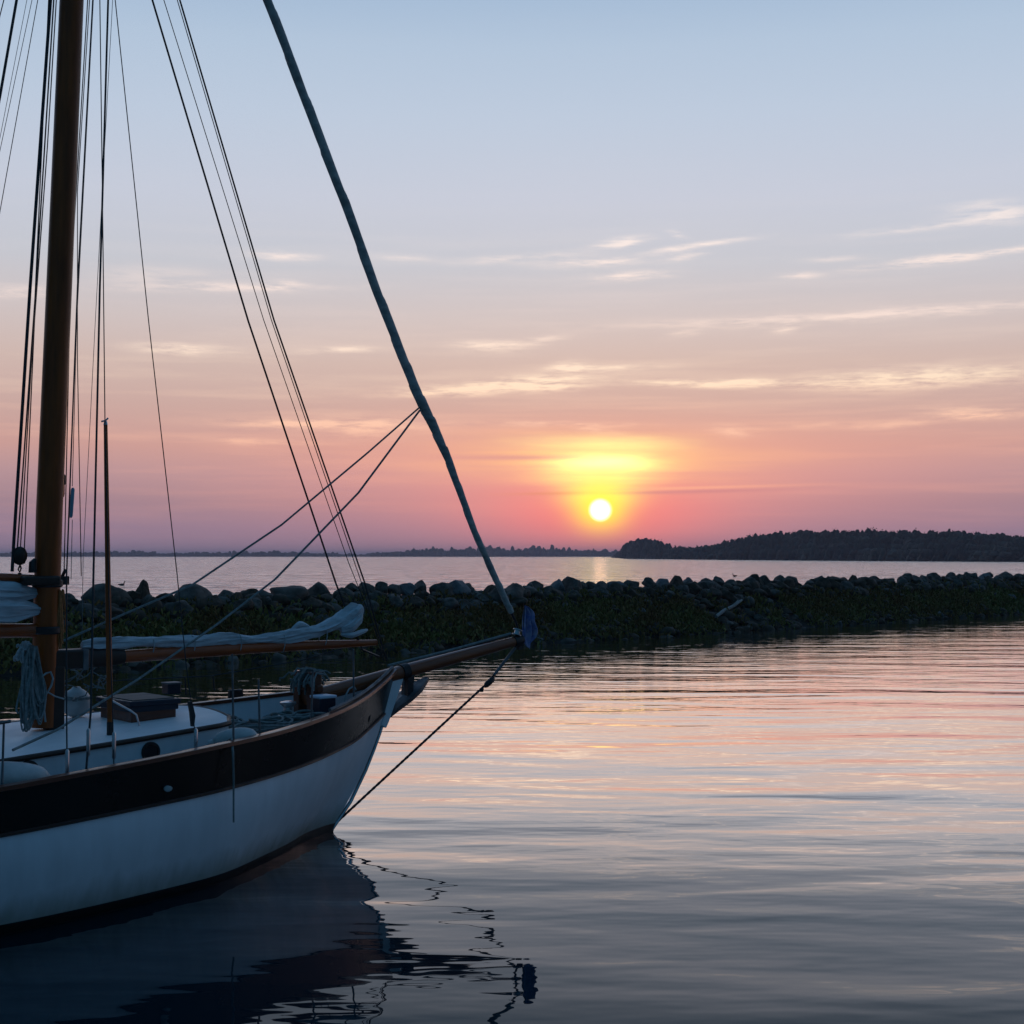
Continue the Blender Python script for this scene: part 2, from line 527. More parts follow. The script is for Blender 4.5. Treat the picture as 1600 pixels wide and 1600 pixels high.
# low far coast along the horizon, about 2.8 km off
CTOP = [(-300, 866), (0, 863.5), (150, 863), (200, 861.5), (280, 864), (330, 862.5), (420, 862), (520, 864), (560, 866), (600, 861.5), (650, 859), (670, 855.5), (690, 857),
        (740, 857), (770, 855), (800, 856), (850, 855), (860, 854), (880, 858), (910, 859.5), (950, 860.5), (1000, 861), (1100, 862), (2200, 862)]
coast = MB()
landb = MB()
rows = []
D = 2800.0
for px in range(-900, 2500, 40):
    X = (px - 800) / F
    row = []
    for dd, zz in ((0, -.5), (6, .8), (60, 2.0), (300, 3.0), (500, 3.0)):
        row.append((X * (D + dd), D + dd, zz))
    rows.append(row)
landb.grid(rows)
tag(landb.build("far_shore", soil), kind='structure')
px = -880.0
while px < 1500:
    hT = (870 - interp(px, CTOP)) * D / F * (rnd.uniform(.72, 1.02) if rnd.random() < .8 else rnd.uniform(1.05, 1.3))
    DD = D + rnd.uniform(10, 60)
    r = rnd.uniform(2.5, 6.5)
    core(coast, ((px - 800) / F * DD, DD, hT * .60), r, hT * .42)
    core(coast, ((px - 800) / F * DD, DD - 3, hT * .25), r * 1.5, hT * .4)
    crown(coast, ((px - 800) / F * DD, DD, hT * .62), r, hT * .4, 14, 1.2, rnd)
    px += rnd.uniform(2.2, 4.5)
tag(coast.build("far_wood", leaf_far, smooth=False), "low tree line along the distant shore on the horizon", "wood", kind='stuff')

# ------------------------------------------------------------------ breakwater
rock_mat = material("granite_boulder", (.145, .118, .095), 0.85, var=.6, vscale=1.6, bump=.03, bscale=5)
rock_dark = material("weedy_boulder", (.085, .056, .034), 0.85, var=.5, vscale=2.0, bump=.03, bscale=5)
rock_pale = material("pale_boulder", (.19, .185, .185), 0.85, var=.4, vscale=1.6, bump=.03, bscale=5)
rubble_mat = material("rubble", (.032, .022, .013), 0.9, var=.6, vscale=1.2, bump=.05, bscale=4)


def bank_z(d):
    return interp(d, [(-4.2, -.6), (-2.6, .1), (-.9, 1.25), (.0, 1.45), (.7, 1.22), (1.5, .72), (2.3, .28), (2.95, -.05), (4.4, -.8)])


b = MB()
rows = []
T0, T1 = -42.0, 130.0
t = T0
while t < T1:
    row = []
    for k in range(19):
        d = -4.2 + k * 8.6 / 18
        z = bank_z(d) + .13 * mnoise.noise(Vector((t * .8, d * .9, 0))) + .08 * mnoise.noise(Vector((t * 2.1, d * 2, 5)))
        row.append(bw(t, d + .25 * mnoise.noise(Vector((t * .4, 3, d * .3))), z))
    rows.append(row)
    t += .45
b.grid(rows)
tag(b.build("breakwater_bank", rubble_mat), kind='structure')


def boulder_mesh(seed, name, mat, peak=0.0):
    bm = bmesh.new()
    bmesh.ops.create_icosphere(bm, subdivisions=3, radius=1.0)
    o = Vector((seed * 7.3, seed * 1.9, 2.2))
    rg = random.Random(seed)
    cuts = [(Vector((rg.gauss(0, 1), rg.gauss(0, 1), rg.gauss(0, 1))).normalized(), rg.uniform(.5, .85)) for _ in range(11)]
    for v in bm.verts:
        p = v.co.copy()
        for (n, dd) in cuts:
            e = p.dot(n) - dd
            if e > 0:
                p -= n * e * .92
        p *= 1 + .22 * mnoise.noise(p * 1.3 + o) + .09 * mnoise.noise(p * 3.7 + o) + .03 * mnoise.noise(p * 9 + o)
        if peak:
            k = max(0, p.z + .4)
            p.x *= 1 - peak * min(1, k * .62)
            p.y *= 1 - peak * min(1, k * .62)
        v.co = p
    me = bpy.data.meshes.new(name)
    bm.to_mesh(me)
    bm.free()
    me.materials.append(mat)
    me.polygons.foreach_set('use_smooth', [True] * len(me.polygons))
    return me


rocks = {k: [boulder_mesh(s + 20 * i, "boulder", mt) for s in range(1, 8)] for i, (k, mt) in
         enumerate((('mid', rock_mat), ('dark', rock_dark), ('pale', rock_pale)))}
rg = random.Random(11)
CREST = ("rounded grey boulder in the long row along the breakwater crest", "boulders along the breakwater crest")
SLOPE = ("dark boulder half buried in weeds on the harbour side of the breakwater", "boulders on the harbour slope of the breakwater")
FOOT = ("low wet stone at the harbour waterline of the breakwater", "stones at the foot of the breakwater")


def boulder(me, p, s, label, group=None, rz=None, tilt=.3):
    o = bpy.data.objects.new("boulder", me)
    COL.objects.link(o)
    o.location = p
    o.scale = s
    o.rotation_euler = (rg.uniform(-tilt, tilt), rg.uniform(-tilt, tilt), rz if rz is not None else rg.uniform(0, 6.28))
    tag(o, label, "boulder", group)
    return o


def t_at(px, d=0.0):
    """distance along the breakwater seen at a photo column"""
    k = (px - 800) / F
    q = BW0 + BWN * d
    return (k * q.y - q.x) / (BWD.x - k * BWD.y)


special = [
    (225, .05, (.40, .34, .46), 'dark', "dark pointed boulder standing up like a tooth on the breakwater crest", 1.0),
    (298, .0, (.78, .62, .52), 'mid', "big domed grey boulder on the breakwater crest right of the pointed one", 0),
    (455, .1, (.85, .55, .42), 'mid', "long flat topped boulder on the breakwater crest above the white furled sail", 0),
    (800, .55, (.72, .62, .55), 'mid', "big brownish round boulder just right of the foot of the grey furled jib", 0),
    (170, .05, (.62, .5, .42), 'mid', "broad grey boulder on the breakwater crest behind the thin wooden pole", 0),
]
taken = []
for (px, d, s, k, lab, peak) in special:
    t = t_at(px, d)
    me = boulder_mesh(77, "boulder", rock_dark, .75) if peak else rg.choice(rocks[k])
    zt = 1.78 if not peak else 1.88
    if d > .3:
        zt = 1.62
    boulder(me, bw(t, d, zt - s[2] * .8), s, lab, rz=math.atan2(BWD.y, BWD.x), tilt=.08)
    taken.append((t, s[0]))

# crest row
n_crest = 0
t = t_at(-60)
while t < t_at(1680) and n_crest < 135:
    s = rg.uniform(.22, .44) if rg.random() < .8 else rg.uniform(.42, .56)
    t += s * .72
    if not any(abs(t - a) < r_ * .75 + s * .55 for a, r_ in taken):
        k = rg.choice(('mid', 'mid', 'dark', 'mid', 'pale' if t > t_at(600) else 'mid'))
        zt = 1.60 + .22 * rg.random() + .06 * mnoise.noise(Vector((t * .3, 0, 0)))
        sz = s * rg.uniform(.7, .95)
        boulder(rg.choice(rocks[k]), bw(t, rg.uniform(-.3, .25), zt - sz * .85), (s, s * rg.uniform(.7, 1.0), sz), *CREST)
        n_crest += 1
    t += s * .72
# second and third rows on the harbour side
t = t_at(-60, .8)
n2 = 0
while t < t_at(1680, .8) and n2 < 115:
    s = rg.uniform(.2, .42)
    t += s * .8
    d = rg.uniform(.45, 1.15)
    boulder(rg.choice(rocks[rg.choice(('mid', 'dark', 'dark'))]), bw(t, d, bank_z(d) + s * .3), (s, s * rg.uniform(.7, 1), s * .75), *SLOPE)
    n2 += 1
    t += s * .9
t = t_at(60, 2.0)
n3 = 0
while t < t_at(1660, 2.0) and n3 < 45:
    s = rg.uniform(.14, .34)
    d = rg.uniform(1.3, 2.9)
    k = rg.choice(('dark', 'dark', 'mid', 'pale' if rg.random() < .6 else 'mid'))
    lab = FOOT if d > 2.3 else SLOPE
    boulder(rg.choice(rocks[k]), bw(t, d, bank_z(d) + s * .25), (s, s * rg.uniform(.7, 1), s * .7), *lab)
    n3 += 1
    t += rg.uniform(.9, 2.2)

# small stones packed between the boulders: stuff
icos = bmesh.new()
bmesh.ops.create_icosphere(icos, subdivisions=2, radius=1.0)
IV = [v.co.copy() for v in icos.verts]
IF = [tuple(v.index for v in f.verts) for f in icos.faces]
icos.free()
rr3 = random.Random(31)
for shade, nst, mt in (("dark", 1500, rock_dark), ("grey", 380, rock_mat)):
    g = MB()
    for _ in range(nst):
        t = rr3.uniform(t_at(-60), t_at(1690))
        d = rr3.uniform(.1, 3.25)
        s = rr3.uniform(.07, .24) * (1.15 if d < 1.2 else 1.0)
        c = bw(t, d, bank_z(d) + s * rr3.uniform(-.1, .55))
        o = Vector((rr3.uniform(0, 50), 0, 0))
        sc = Vector((s * rr3.uniform(.8, 1.3), s * rr3.uniform(.7, 1.1), s * rr3.uniform(.55, .95)))
        cuts = [(Vector((rr3.gauss(0, 1), rr3.gauss(0, 1), rr3.gauss(0, 1))).normalized(), rr3.uniform(.5, .85)) for _k in range(5)]
        vs = []
        for v in IV:
            p = v.copy()
            for n_, dd in cuts:
                e = p.dot(n_) - dd
                if e > 0:
                    p -= n_ * e
            p *= 1 + .2 * mnoise.noise(p * 1.5 + o)
            vs.append(c + Vector((p.x * sc.x, p.y * sc.y, p.z * sc.z)))
        g.add(vs, IF)
    tag(g.build("breakwater_stones", mt), "small %s stones packed over the slope of the breakwater" % shade, "stones", kind='stuff')

# weeds and grass on the slope: stuff
grass_mat = material("breakwater_grass", (.165, .145, .026), 0.8, var2=(.165, .085, .020), vscale=.35)
g = MB()
rg2 = random.Random(8)
tA, tB = t_at(-60, 1.5), t_at(1680, 1.5)


def leaf(p, dirv, ln, wd):
    side = dirv.cross(Vector((rg2.gauss(0, 1), rg2.gauss(0, 1), .2))).normalized() * wd
    bend = Vector((rg2.gauss(0, .3), rg2.gauss(0, .3), -.3)) * ln * .5
    a, m_, e = p, p + dirv * ln * .55, p + dirv * ln + bend
    g.add([a - side * .6, a + side * .6, m_ + side, e, m_ - side], [(0, 1, 2, 3, 4)])


for _ in range(8500):
    t = rg2.uniform(tA, tB)
    dens = mnoise.noise(Vector((t * .22, 1.5, 0))) + .5 * mnoise.noise(Vector((t * .7, 9, 0)))
    d = rg2.gauss(1.9, .55)
    if d < .55 or d > 3.15 or dens < -.45 + .3 * (rg2.random() - .5):
        continue
    z = bank_z(d)
    p = bw(t, d, z)
    for _k in range(7):
        dv = Vector((rg2.gauss(0, .55), rg2.gauss(0, .55), 1)).normalized()
        q = p + Vector((rg2.gauss(0, .12), rg2.gauss(0, .12), rg2.uniform(0, .18)))
        leaf(q, dv, rg2.uniform(.08, .24), rg2.uniform(.014, .045))
tag(g.build("breakwater_weeds", grass_mat, smooth=False), "low green weeds and grass along the harbour slope of the breakwater", "weeds", kind='stuff')

# pale driftwood pole
wood_pale = material("driftwood", (.36, .33, .30), .8, var=.3, vscale=9)
t = t_at(1145, 1.9)
p0, p1 = bw(t_at(1128, 2.3), 2.3, bank_z(2.3) + .22), bw(t_at(1166, 1.6), 1.6, bank_z(1.6) + .32)
b = MB()
b.tube([p0, p0.lerp(p1, .3) + Vector((0, 0, .03)), p0.lerp(p1, .7) - Vector((0, 0, .02)), p1], [.05, .06, .055, .04], 8, wob=.3)
b.tube([p0.lerp(p1, .6), p0.lerp(p1, .72) + Vector((.12, -.02, .16))], [.03, .018], 6)
tag(b.build("driftwood_log", wood_pale), "pale weathered driftwood log lying slanted on the breakwater slope", "log")

# two water birds
bird_mat = material("dark_plumage", (.03, .028, .028), .7, var=.3, vscale=20)


def water_bird(px, py, yaw, label, z0=0.0, pos=None):
    c = pos if pos else on_level(px, py, 0.0)
    b = MB()
    R = Matrix.Rotation(yaw, 3, 'Z')
    prof = [(-.30, .02, .12), (-.22, .05, .10), (-.10, .095, .075), (.02, .115, .07), (.12, .095, .085), (.18, .06, .13), (.20, .042, .2), (.205, .036, .27),
            (.215, .040, .31), (.235, .046, .335), (.27, .036, .335), (.31, .014, .325), (.345, .006, .32)]
    b.tube([R @ Vector((x, 0, z)) for x, r, z in prof], [r for x, r, z in prof], 10)
    o = b.build("water_bird", bird_mat)
    o.location = c + Vector((0, 0, z0))
    tag(o, label, "bird", "dark water birds beyond the breakwater")


water_bird(190, 915, .2, "dark water bird swimming on the sea right of the thin wooden pole")
water_bird(1148, 901.5, 2.9, "dark water bird swimming just above the right part of the breakwater", z0=.05)

# ------------------------------------------------------------------ evening haze
haze_m = bpy.data.materials.new("haze")
haze_m.use_nodes = True
hw = NT(haze_m.node_tree)
pv = hw.n('ShaderNodeVolumePrincipled', {'Color': (.93, .80, .90, 1), 'Density': 0.0002, 'Anisotropy': 0.3})
hw.n('ShaderNodeOutputMaterial', {1: pv.outputs[0]})
b = MB()
b.box((0, 0, 12), (26000, 26000, 30))
tag(b.build("haze", haze_m, smooth=False), "thin mauve evening haze over the water", "haze", kind='stuff')

# ------------------------------------------------------------------ the sailing boat
# boat frame: x forward from the stem at the waterline, y to port, z up; s = distance to starboard = -y
STEM = on_level(515, 1300, 0.0)
HEAD = math.radians(42)
BU = Vector((math.cos(HEAD), math.sin(HEAD), 0))
BR = Vector((math.sin(HEAD), -math.cos(HEAD), 0))
EYEV = Vector((0, 0, EYE))
BOAT_M = Matrix.Translation(STEM) @ Matrix.Rotation(HEAD, 4, 'Z')


def B(px, py, s=0.0):
    """point of the boat lying in the fore-and-aft plane s metres to starboard"""
    R = photo_ray(px, py)
    t = (s - (EYEV - STEM).dot(BR)) / R.dot(BR)
    p = EYEV + R * t - STEM
    return Vector((p.dot(BU), -s, p.z))


def W(p):
    return BOAT_M @ Vector(p)


white = material("white_gelcoat", (.68, .74, .78), .38, var=.11, vscale=3.0, spec=.4, bump=.0009, bscale=5, stretch=(2.2, 2.2, .5))
deckwhite = material("white_deck_paint", (.84, .85, .86), .55, var=.12, vscale=3)
black = material("black_enamel", (.006, .005, .005), .25, spec=.35, var=.4, vscale=2, bump=.0008, bscale=6)
bottom = material("bottom_paint", (.008, .008, .009), .45, var=.3, vscale=4)
teak = material("grey_teak_deck", (.16, .15, .14), .75, var=.35, vscale=5, stretch=(.4, 8, 1))
varnish = material("varnished_spar", (.38, .078, .006), .4, var=.45, vscale=4, stretch=(3, 3, .35), spec=.3, coat=.1)
varnish_x = material("varnished_boom", (.44, .078, .007), .4, var=.4, vscale=4, stretch=(.35, 3, 3), coat=.3)
mahog = material("mahogany", (.15, .030, .006), .35, var=.4, vscale=5, stretch=(.4, 4, 4), coat=.3)
darkwood = material("dark_wood", (.035, .016, .009), .5, var=.4, vscale=6)
canvas = material("sail_canvas", (.60, .64, .68), .9, var=.30, vscale=9, bump=.008, bscale=14, stretch=(.5, 2, 2))
jibm = material("furled_jib_cover", (.60, .56, .52), .85, var=.45, vscale=5, stretch=(1, 1, 2.5), bump=.006, bscale=24)
wire = material("dark_wire", (.045, .045, .05), .45, metal=.6)
rope_w = material("pale_rope", (.42, .45, .46), .9, var=.35, vscale=30)
rope_g = material("grey_rope", (.22, .26, .26), .9, var=.4, vscale=30)
rope_o = material("orange_rope", (.50, .19, .06), .85, var=.4, vscale=30)
steel = material("stainless", (.55, .57, .60), .3, metal=.9, var=.2, vscale=10)
galv = material("galvanised_iron", (.17, .18, .19), .55, metal=.5, var=.4, vscale=8)
iron = material("dark_iron", (.020, .018, .018), .5, var=.4, vscale=10)
glass = material("dark_glass", (.008, .010, .012), .1)
fenderm = material("fender_vinyl", (.50, .51, .50), .5, var=.25, vscale=6)
fadedred = material("red_lens", (.55, .06, .03), .3)
bluecloth = material("blue_cloth", (.10, .13, .40), .85, var2=(.42, .40, .52), vscale=11)
navyp = material("navy_paint", (.010, .014, .032), .4, var=.3, vscale=8)

# scum line and drips low on the topsides
_w = NT.__new__(NT)
_w.t = white.node_tree
_p = [n for n in _w.t.nodes if n.type == 'BSDF_PRINCIPLED'][0]
_src = _p.inputs['Base Color'].links[0].from_socket
_tc = _w.n('ShaderNodeTexCoord').outputs['Object']
_z = _w.n('ShaderNodeSeparateXYZ', {0: _tc}).outputs[2]
_n = _w.n('ShaderNodeTexNoise', {0: _w.n('ShaderNodeMapping', {0: _tc, 3: (9, 9, .8)}).outputs[0], 'Scale': 1.0, 'Detail': 4.0}).outputs[0]
_lo = _w.n('ShaderNodeMapRange', {0: _w.math('SUBTRACT', _z, _w.math('MULTIPLY', _n, .22)), 1: 0.17, 2: -0.02, 3: 0.0, 4: .75}).outputs[0]
_w.t.links.new(_w.mix(_lo, _src, (.24, .27, .22, 1)), _p.inputs['Base Color'])

boat = bpy.data.objects.new("sailing_boat", None)
COL.objects.link(boat)
boat.matrix_world = BOAT_M
tag(boat, "white wooden sailing boat with black bulwark and brown bowsprit moored at the left", "sailing boat")


def part(name, mb, mat, parent=None, **kw):
    return mb.build(name, mat, parent or boat, **kw)


def loose(name, mb, mat, base, label, cat, group=None, **kw):
    """a thing of its own built in boat coordinates; origin at base"""
    base = Vector(base)
    mb.v = [tuple(Vector(v) - base) for v in mb.v]
    o = mb.build(name, mat, None, **kw)
    o.matrix_world = Matrix.Translation(W(base)) @ Matrix.Rotation(HEAD, 4, 'Z')
    return tag(o, label, cat, group)


def loose_root(name, base, label, cat, group=None):
    o = bpy.data.objects.new(name, None)
    COL.objects.link(o)
    o.matrix_world = Matrix.Translation(W(base)) @ Matrix.Rotation(HEAD, 4, 'Z')
    return tag(o, label, cat, group)


def sub(name, mb, mat, root, base, **kw):
    base = Vector(base)
    mb.v = [tuple(Vector(v) - base) for v in mb.v]
    return mb.build(name, mat, root, **kw)


# --- hull guides (o, s, z) from stem to stern
G_SHEER = [(.73, .03, 1.433), (.6, .12, 1.39), (.34, .28, 1.312), (.03, .48, 1.245), (-.35, .72, 1.196), (-.75, .92, 1.155), (-1.26, 1.12, 1.112), (-1.94, 1.33, 1.080),
           (-2.5, 1.45, 1.052), (-3.1, 1.53, 1.021), (-3.7, 1.58, .988), (-4.6, 1.60, .955), (-5.6, 1.55, .95), (-6.6, 1.40, .98), (-7.5, 1.10, 1.05), (-8.3, .60, 1.14), (-8.75, .03, 1.22)]
G_BAND = [(.60, .03, 1.046), (.34, .17, .955), (.03, .36, .876), (-.35, .58, .832), (-.75, .80, .801), (-1.26, 1.04, .774), (-1.94, 1.29, .750), (-2.5, 1.42, .735),
          (-3.1, 1.52, .716), (-3.7, 1.57, .692), (-4.6, 1.60, .67), (-5.6, 1.54, .68), (-6.6, 1.38, .72), (-7.5, 1.06, .79), (-8.25, .55, .88), (-8.65, .03, .96)]
G_WL = [(.05, .02, .08), (-.07, .055, .08), (-.25, .14, .08), (-.44, .25, .08), (-.75, .49, .08), (-1.17, .77, .08), (-1.79, 1.14, .08), (-2.4, 1.31, .08), (-3.1, 1.44, .08),
        (-3.7, 1.50, .08), (-4.6, 1.51, .08), (-5.6, 1.42, .08), (-6.6, 1.15, .08), (-7.5, .70, .08), (-8.1, .28, .08), (-8.35, .03, .08)]


def cr(tab, w):
    """smooth curve through a guide; w = 0 at the stem, 1 at the stern (by length fore and aft)"""
    o0, o1 = tab[0][0], tab[-1][0]
    o = o0 + (o1 - o0) * w
    i = 0
    while i < len(tab) - 2 and o < tab[i + 1][0]:
        i += 1
    p1, p2 = tab[i], tab[i + 1]
    p0 = tab[i - 1] if i else tuple(2 * a - b_ for a, b_ in zip(p1, p2))
    p3 = tab[i + 2] if i + 2 < len(tab) else tuple(2 * a - b_ for a, b_ in zip(p2, p1))
    u = (o - p1[0]) / (p2[0] - p1[0])
    out = [o]
    for k in (1, 2):
        h = p2[0] - p1[0]
        m1 = (p2[k] - p0[k]) / (p2[0] - p0[0]) * h
        m2 = (p3[k] - p1[k]) / (p3[0] - p1[0]) * h
        u2, u3 = u * u, u * u * u
        out.append((2 * u3 - 3 * u2 + 1) * p1[k] + (u3 - 2 * u2 + u) * m1 + (-2 * u3 + 3 * u2) * p2[k] + (u3 - u2) * m2)
    return Vector(out)


NW = 96
WS = [(i / NW) ** 1.35 for i in range(NW + 1)]


def guides(w):
    a, c, e = cr(G_WL, w), cr(G_BAND, w), cr(G_SHEER, w)
    m = (a + c) / 2
    m.x += .07 * (1 - w) ** 14
    m.y += .055 * (1 - math.exp(-w * 22)) * (1 - w ** 6)
    m.z += .02
    return a, m, c, e


def quad3(a, m, c, t):
    """quadratic through a (t=0), m (t=.5), c (t=1)"""
    return a * ((1 - t) * (1 - 2 * t)) + m * (4 * t * (1 - t)) + c * (t * (2 * t - 1))


def loc(p, side):
    return Vector((p.x, -p.y * side, p.z))


def shell(lo, side_fn):
    return lo


def side_surface(mb, sections):
    """sections: list (along the boat) of lists of guide-space points; mirrored to both sides"""
    for side in (1, -1):
        mb.grid([[loc(p, side) for p in sec] for sec in sections])


secs_white, secs_boot, secs_bulw, secs_line = [], [], [], []
for w_ in WS:
    a, m, c, e = guides(w_)
    secs_white.append([quad3(a, m, c, t / 10) for t in range(11)])
    low = [a, Vector((a.x - .03, a.y * .97, -.03))]
    for (fz, fs) in ((-.22, .86), (-.5, .62), (-.85, .30), (-1.15, .08)):
        ox = a.x - .9 * (fz / -1.15) * (1 - w_) + .25 * (fz / -1.15) * w_
        low.append(Vector((ox, a.y * fs, fz)))
    secs_boot.append(low)
    dirv = (e - c)
    secs_bulw.append([c + dirv * (t / 4) + Vector((0, .004 if w_ < .985 else 0, 0)) for t in range(5)])
    ln_ = []
    for t in range(5):
        q = e + (c - e) * (t * .2 + .01)
        ln_.append(Vector((q.x - .05 * (1 - w_) ** 20, max(.004, q.y - min(.05, q.y * .6)), q.z)))
    secs_line.append(ln_)
hb = MB()
side_surface(hb, secs_white)
hull = part("hull", hb, white)
bb = MB()
side_surface(bb, secs_boot)
part("bottom", bb, bottom)
kb = MB()
side_surface(kb, secs_bulw)
bulwark = part("bulwark", kb, black)
lb = MB()
side_surface(lb, secs_line)
part("bulwark_lining", lb, white)

# cap rail, strakes
cap_pts = {}
for side in (1, -1):
    mbc, mbs, mbr = MB(), MB(), MB()
    rows = []
    st1, st2 = [], []
    for w_ in WS:
        a, m, c, e = guides(w_)
        hw_ = min(.065, .02 + e.y * .3)
        p = loc(e, side)
        i_, o_ = max(.002, e.y - hw_), e.y + .028
        rows.append([Vector((e.x, -side * o_, e.z)), Vector((e.x, -side * o_, e.z + .03)), Vector((e.x, -side * (o_ + i_) / 2, e.z + .036)),
                     Vector((e.x, -side * i_, e.z + .03)), Vector((e.x, -side * i_, e.z)), Vector((e.x, -side * o_, e.z))])
        st1.append(loc(c + Vector((.0, .010, 0)), side))
        st2.append(loc(c + (e - c) * .16 + Vector((0, .008, 0)), side))
    mbc.grid(rows)
    part("cap_rail", mbc, mahog)
    mbs.tube(st1, .014, 6, flat=.8)
    part("rubbing_strake", mbs, darkwood)

# deck
rows = []
for w_ in WS:
    a, m, c, e = guides(w_)
    z = e.z - .20
    q = e + (c - e) * (.20 / (e.z - c.z))
    y = max(.003, q.y - min(.048, q.y * .6))
    rows.append([Vector((q.x - .06 * (1 - w_) ** 20, -y + 2 * y * k / 8, z + .05 * (1 - (2 * k / 8 - 1) ** 2))) for k in range(9)])
db = MB()
db.grid(rows)
part("deck", db, teak)

# stem: white facing at the head, dark strip below
sb = MB()
prof = [(607, 1052), (626, 1046), (628, 1058), (619, 1084), (604, 1128), (600, 1137), (592, 1133), (598, 1110), (604, 1085)]
sb.prism([B(x, y, .0) for x, y in prof], (0, .075, 0))
part("stem_head", sb, deckwhite, bevel=.006)
sb = MB()
sp = [(598, 1128), (593, 1145), (584, 1170), (571, 1203), (547, 1253), (520, 1293), (509, 1310)]
sb.tube([B(x, y, 0) for x, y in sp], .017, 8, flat=1.4)
part("stem_strip", sb, steel)

# coachroof
RF = [(-1.40, .55, 1.215), (-1.52, .76, 1.195), (-2.4, .86, 1.150), (-3.5, .95, 1.100), (-4.6, 1.0, 1.085), (-5.6, .95, 1.09)]   # roof edge (o, s, z)
rb, wb, tb = MB(), MB(), MB()
edge = []
N_ = 40
for i in range(N_ + 1):
    o = -1.40 + (-5.6 + 1.40) * i / N_
    s_ = float(np.interp(-o, [-r[0] for r in RF], [r[1] for r in RF]))
    z = float(np.interp(-o, [-r[0] for r in RF], [r[2] for r in RF]))
    edge.append((o, s_, z))
rows = []
for (o, s_, z) in edge:
    rows.append([Vector((o + .06 * (1 - (k / 6 - 1) ** 2) * (1 if o > -1.6 else 0), -s_ + 2 * s_ * k / 12, z + .032 * (1 - (k / 6 - 1) ** 2))) for k in range(13)])
rb.grid(rows)
coach = part("coachroof", rb, deckwhite)
for side in (1, -1):
    wb.grid([[Vector((o, -side * s_, z)), Vector((o, -side * (s_ + .02), .72))] for (o, s_, z) in edge])
    tb.tube([Vector((o, -side * (s_ + .006), z - .014)) for (o, s_, z) in edge], .021, 8)
for o_end, row in ((0, rows[0]), (1, rows[-1])):
    wb.grid([[p, Vector((p.x, p.y, .72))] for p in row])
tb.tube([p + Vector((.006, 0, -.014)) for p in rows[0]], .021, 8)
tb.tube([p + Vector((-.006, 0, -.014)) for p in rows[-1]], .021, 8)
part("cabin_side", wb, white, coach)
part("roof_trim", tb, darkwood, coach)
for (px, py) in ((235, 1175), (44, 1205), (-170, 1236)):
    s_ = .92 if px > 100 else 1.0
    for _ in range(4):
        p = B(px, py, s_)
        s_ = float(np.interp(-p.x, [-r[0] for r in RF], [r[1] for r in RF])) + .012
    p = B(px, py, s_)
    pb = MB()
    R = Matrix.Rotation(math.pi / 2, 3, 'X')
    pb.lathe([(.078, -.02), (.078, .012), (.060, .014), (.058, .004)], (0, 0, 0), 24, R, (1, 1, 1))
    po = part("porthole", pb, iron, coach)
    po.location = p
    gb = MB()
    gb.lathe([(.058, -.004), (.057, .006)], (0, 0, 0), 24, R)
    go = part("pane", gb, glass, coach)
    go.location = p

# hatch on the roof
hb_, hl = MB(), MB()
hb_.box((-1.92, .02, 1.252), (.40, .56, .15))
hatch = part("hatch", hb_, mahog, bevel=.008)
hl.box((-1.92, .02, 1.346), (.46, .62, .042))
hl.box((-1.92, .02, 1.302), (.43, .59, .05))
part("hatch_lid", hl, navyp, hatch, bevel=.008)
ht = MB()
ht.box((-1.92, .02, 1.371), (.38, .54, .008))
part("lid_panel", ht, teak, hatch)

# bent grab rail beside the hatch
gb = MB()
gp = [B(172, 1093, .42), B(190, 1103, .42), B(205, 1111, .42), B(213, 1117, .42), B(216, 1127, .42), B(219, 1142, .42)]
gb.tube(gp, .008, 8)
gb.box(B(219, 1143, .42), (.10, .05, .012))
part("grab_rail", gb, steel)

# mast with tabernacle
mb_ = MB()
m0, m1, m2 = B(68, 1136, 0), B(77, 800, 0), B(112, 0, 0)
m3 = m2 + (m2 - m1).normalized() * 4.2
mb_.tube([m0, m0.lerp(m1, .5), m1, m1.lerp(m2, .5), m2, m2.lerp(m3, .5), m3], [.098, .101, .103, .100, .095, .082, .06], 24)
mast = part("mast", mb_, varnish)
MT = m3
tbx = MB()
tA_, tB_ = B(84, 1140, .02), B(84, 1040, .02)
tbx.box((tA_ + tB_) / 2, (.13, .135, (tB_ - tA_).length))
part("tabernacle", tbx, darkwood, mast, bevel=.012)
for (pz, r_) in ((912, .112), (985, .112)):
    bnd = MB()
    c_ = m0.lerp(m1, (1136 - pz) / 336)
    bnd.lathe([(r_, -.03), (r_ + .008, -.02), (r_ + .008, .02), (r_, .03)], c_, 24)
    part("mast_band", bnd, iron, mast)
clb = MB()
c0 = B(97, 907, -.02)
clb.box(c0, (.10, .06, .07))
clb.tube([c0 + Vector((.0, 0, .03)), c0 + Vector((.03, 0, .09))], .015, 6)
part("cleat", clb, iron, mast, bevel=.006)
c0 = B(51, 885, .03)
clb = MB()
clb.tube([c0 + Vector((0, 0, -.05)), c0 + Vector((.0, 0, .03)), c0 + Vector((.02, 0, .06))], [.035, .03, .012], 8)
part("cleat", clb, iron, mast)
lmp = MB()
c0 = B(96, 749, 0)
lmp.lathe([(.028, -.045), (.034, -.03), (.034, .03), (.016, .05)], c0, 12)
part("deck_lamp", lmp, iron, mast)
lmp = MB()
lmp.lathe([(.020, -.075), (.026, -.05), (.026, .05), (.022, .06)], B(96, 762, 0), 12)
part("lamp_lens", lmp, fadedred, mast)

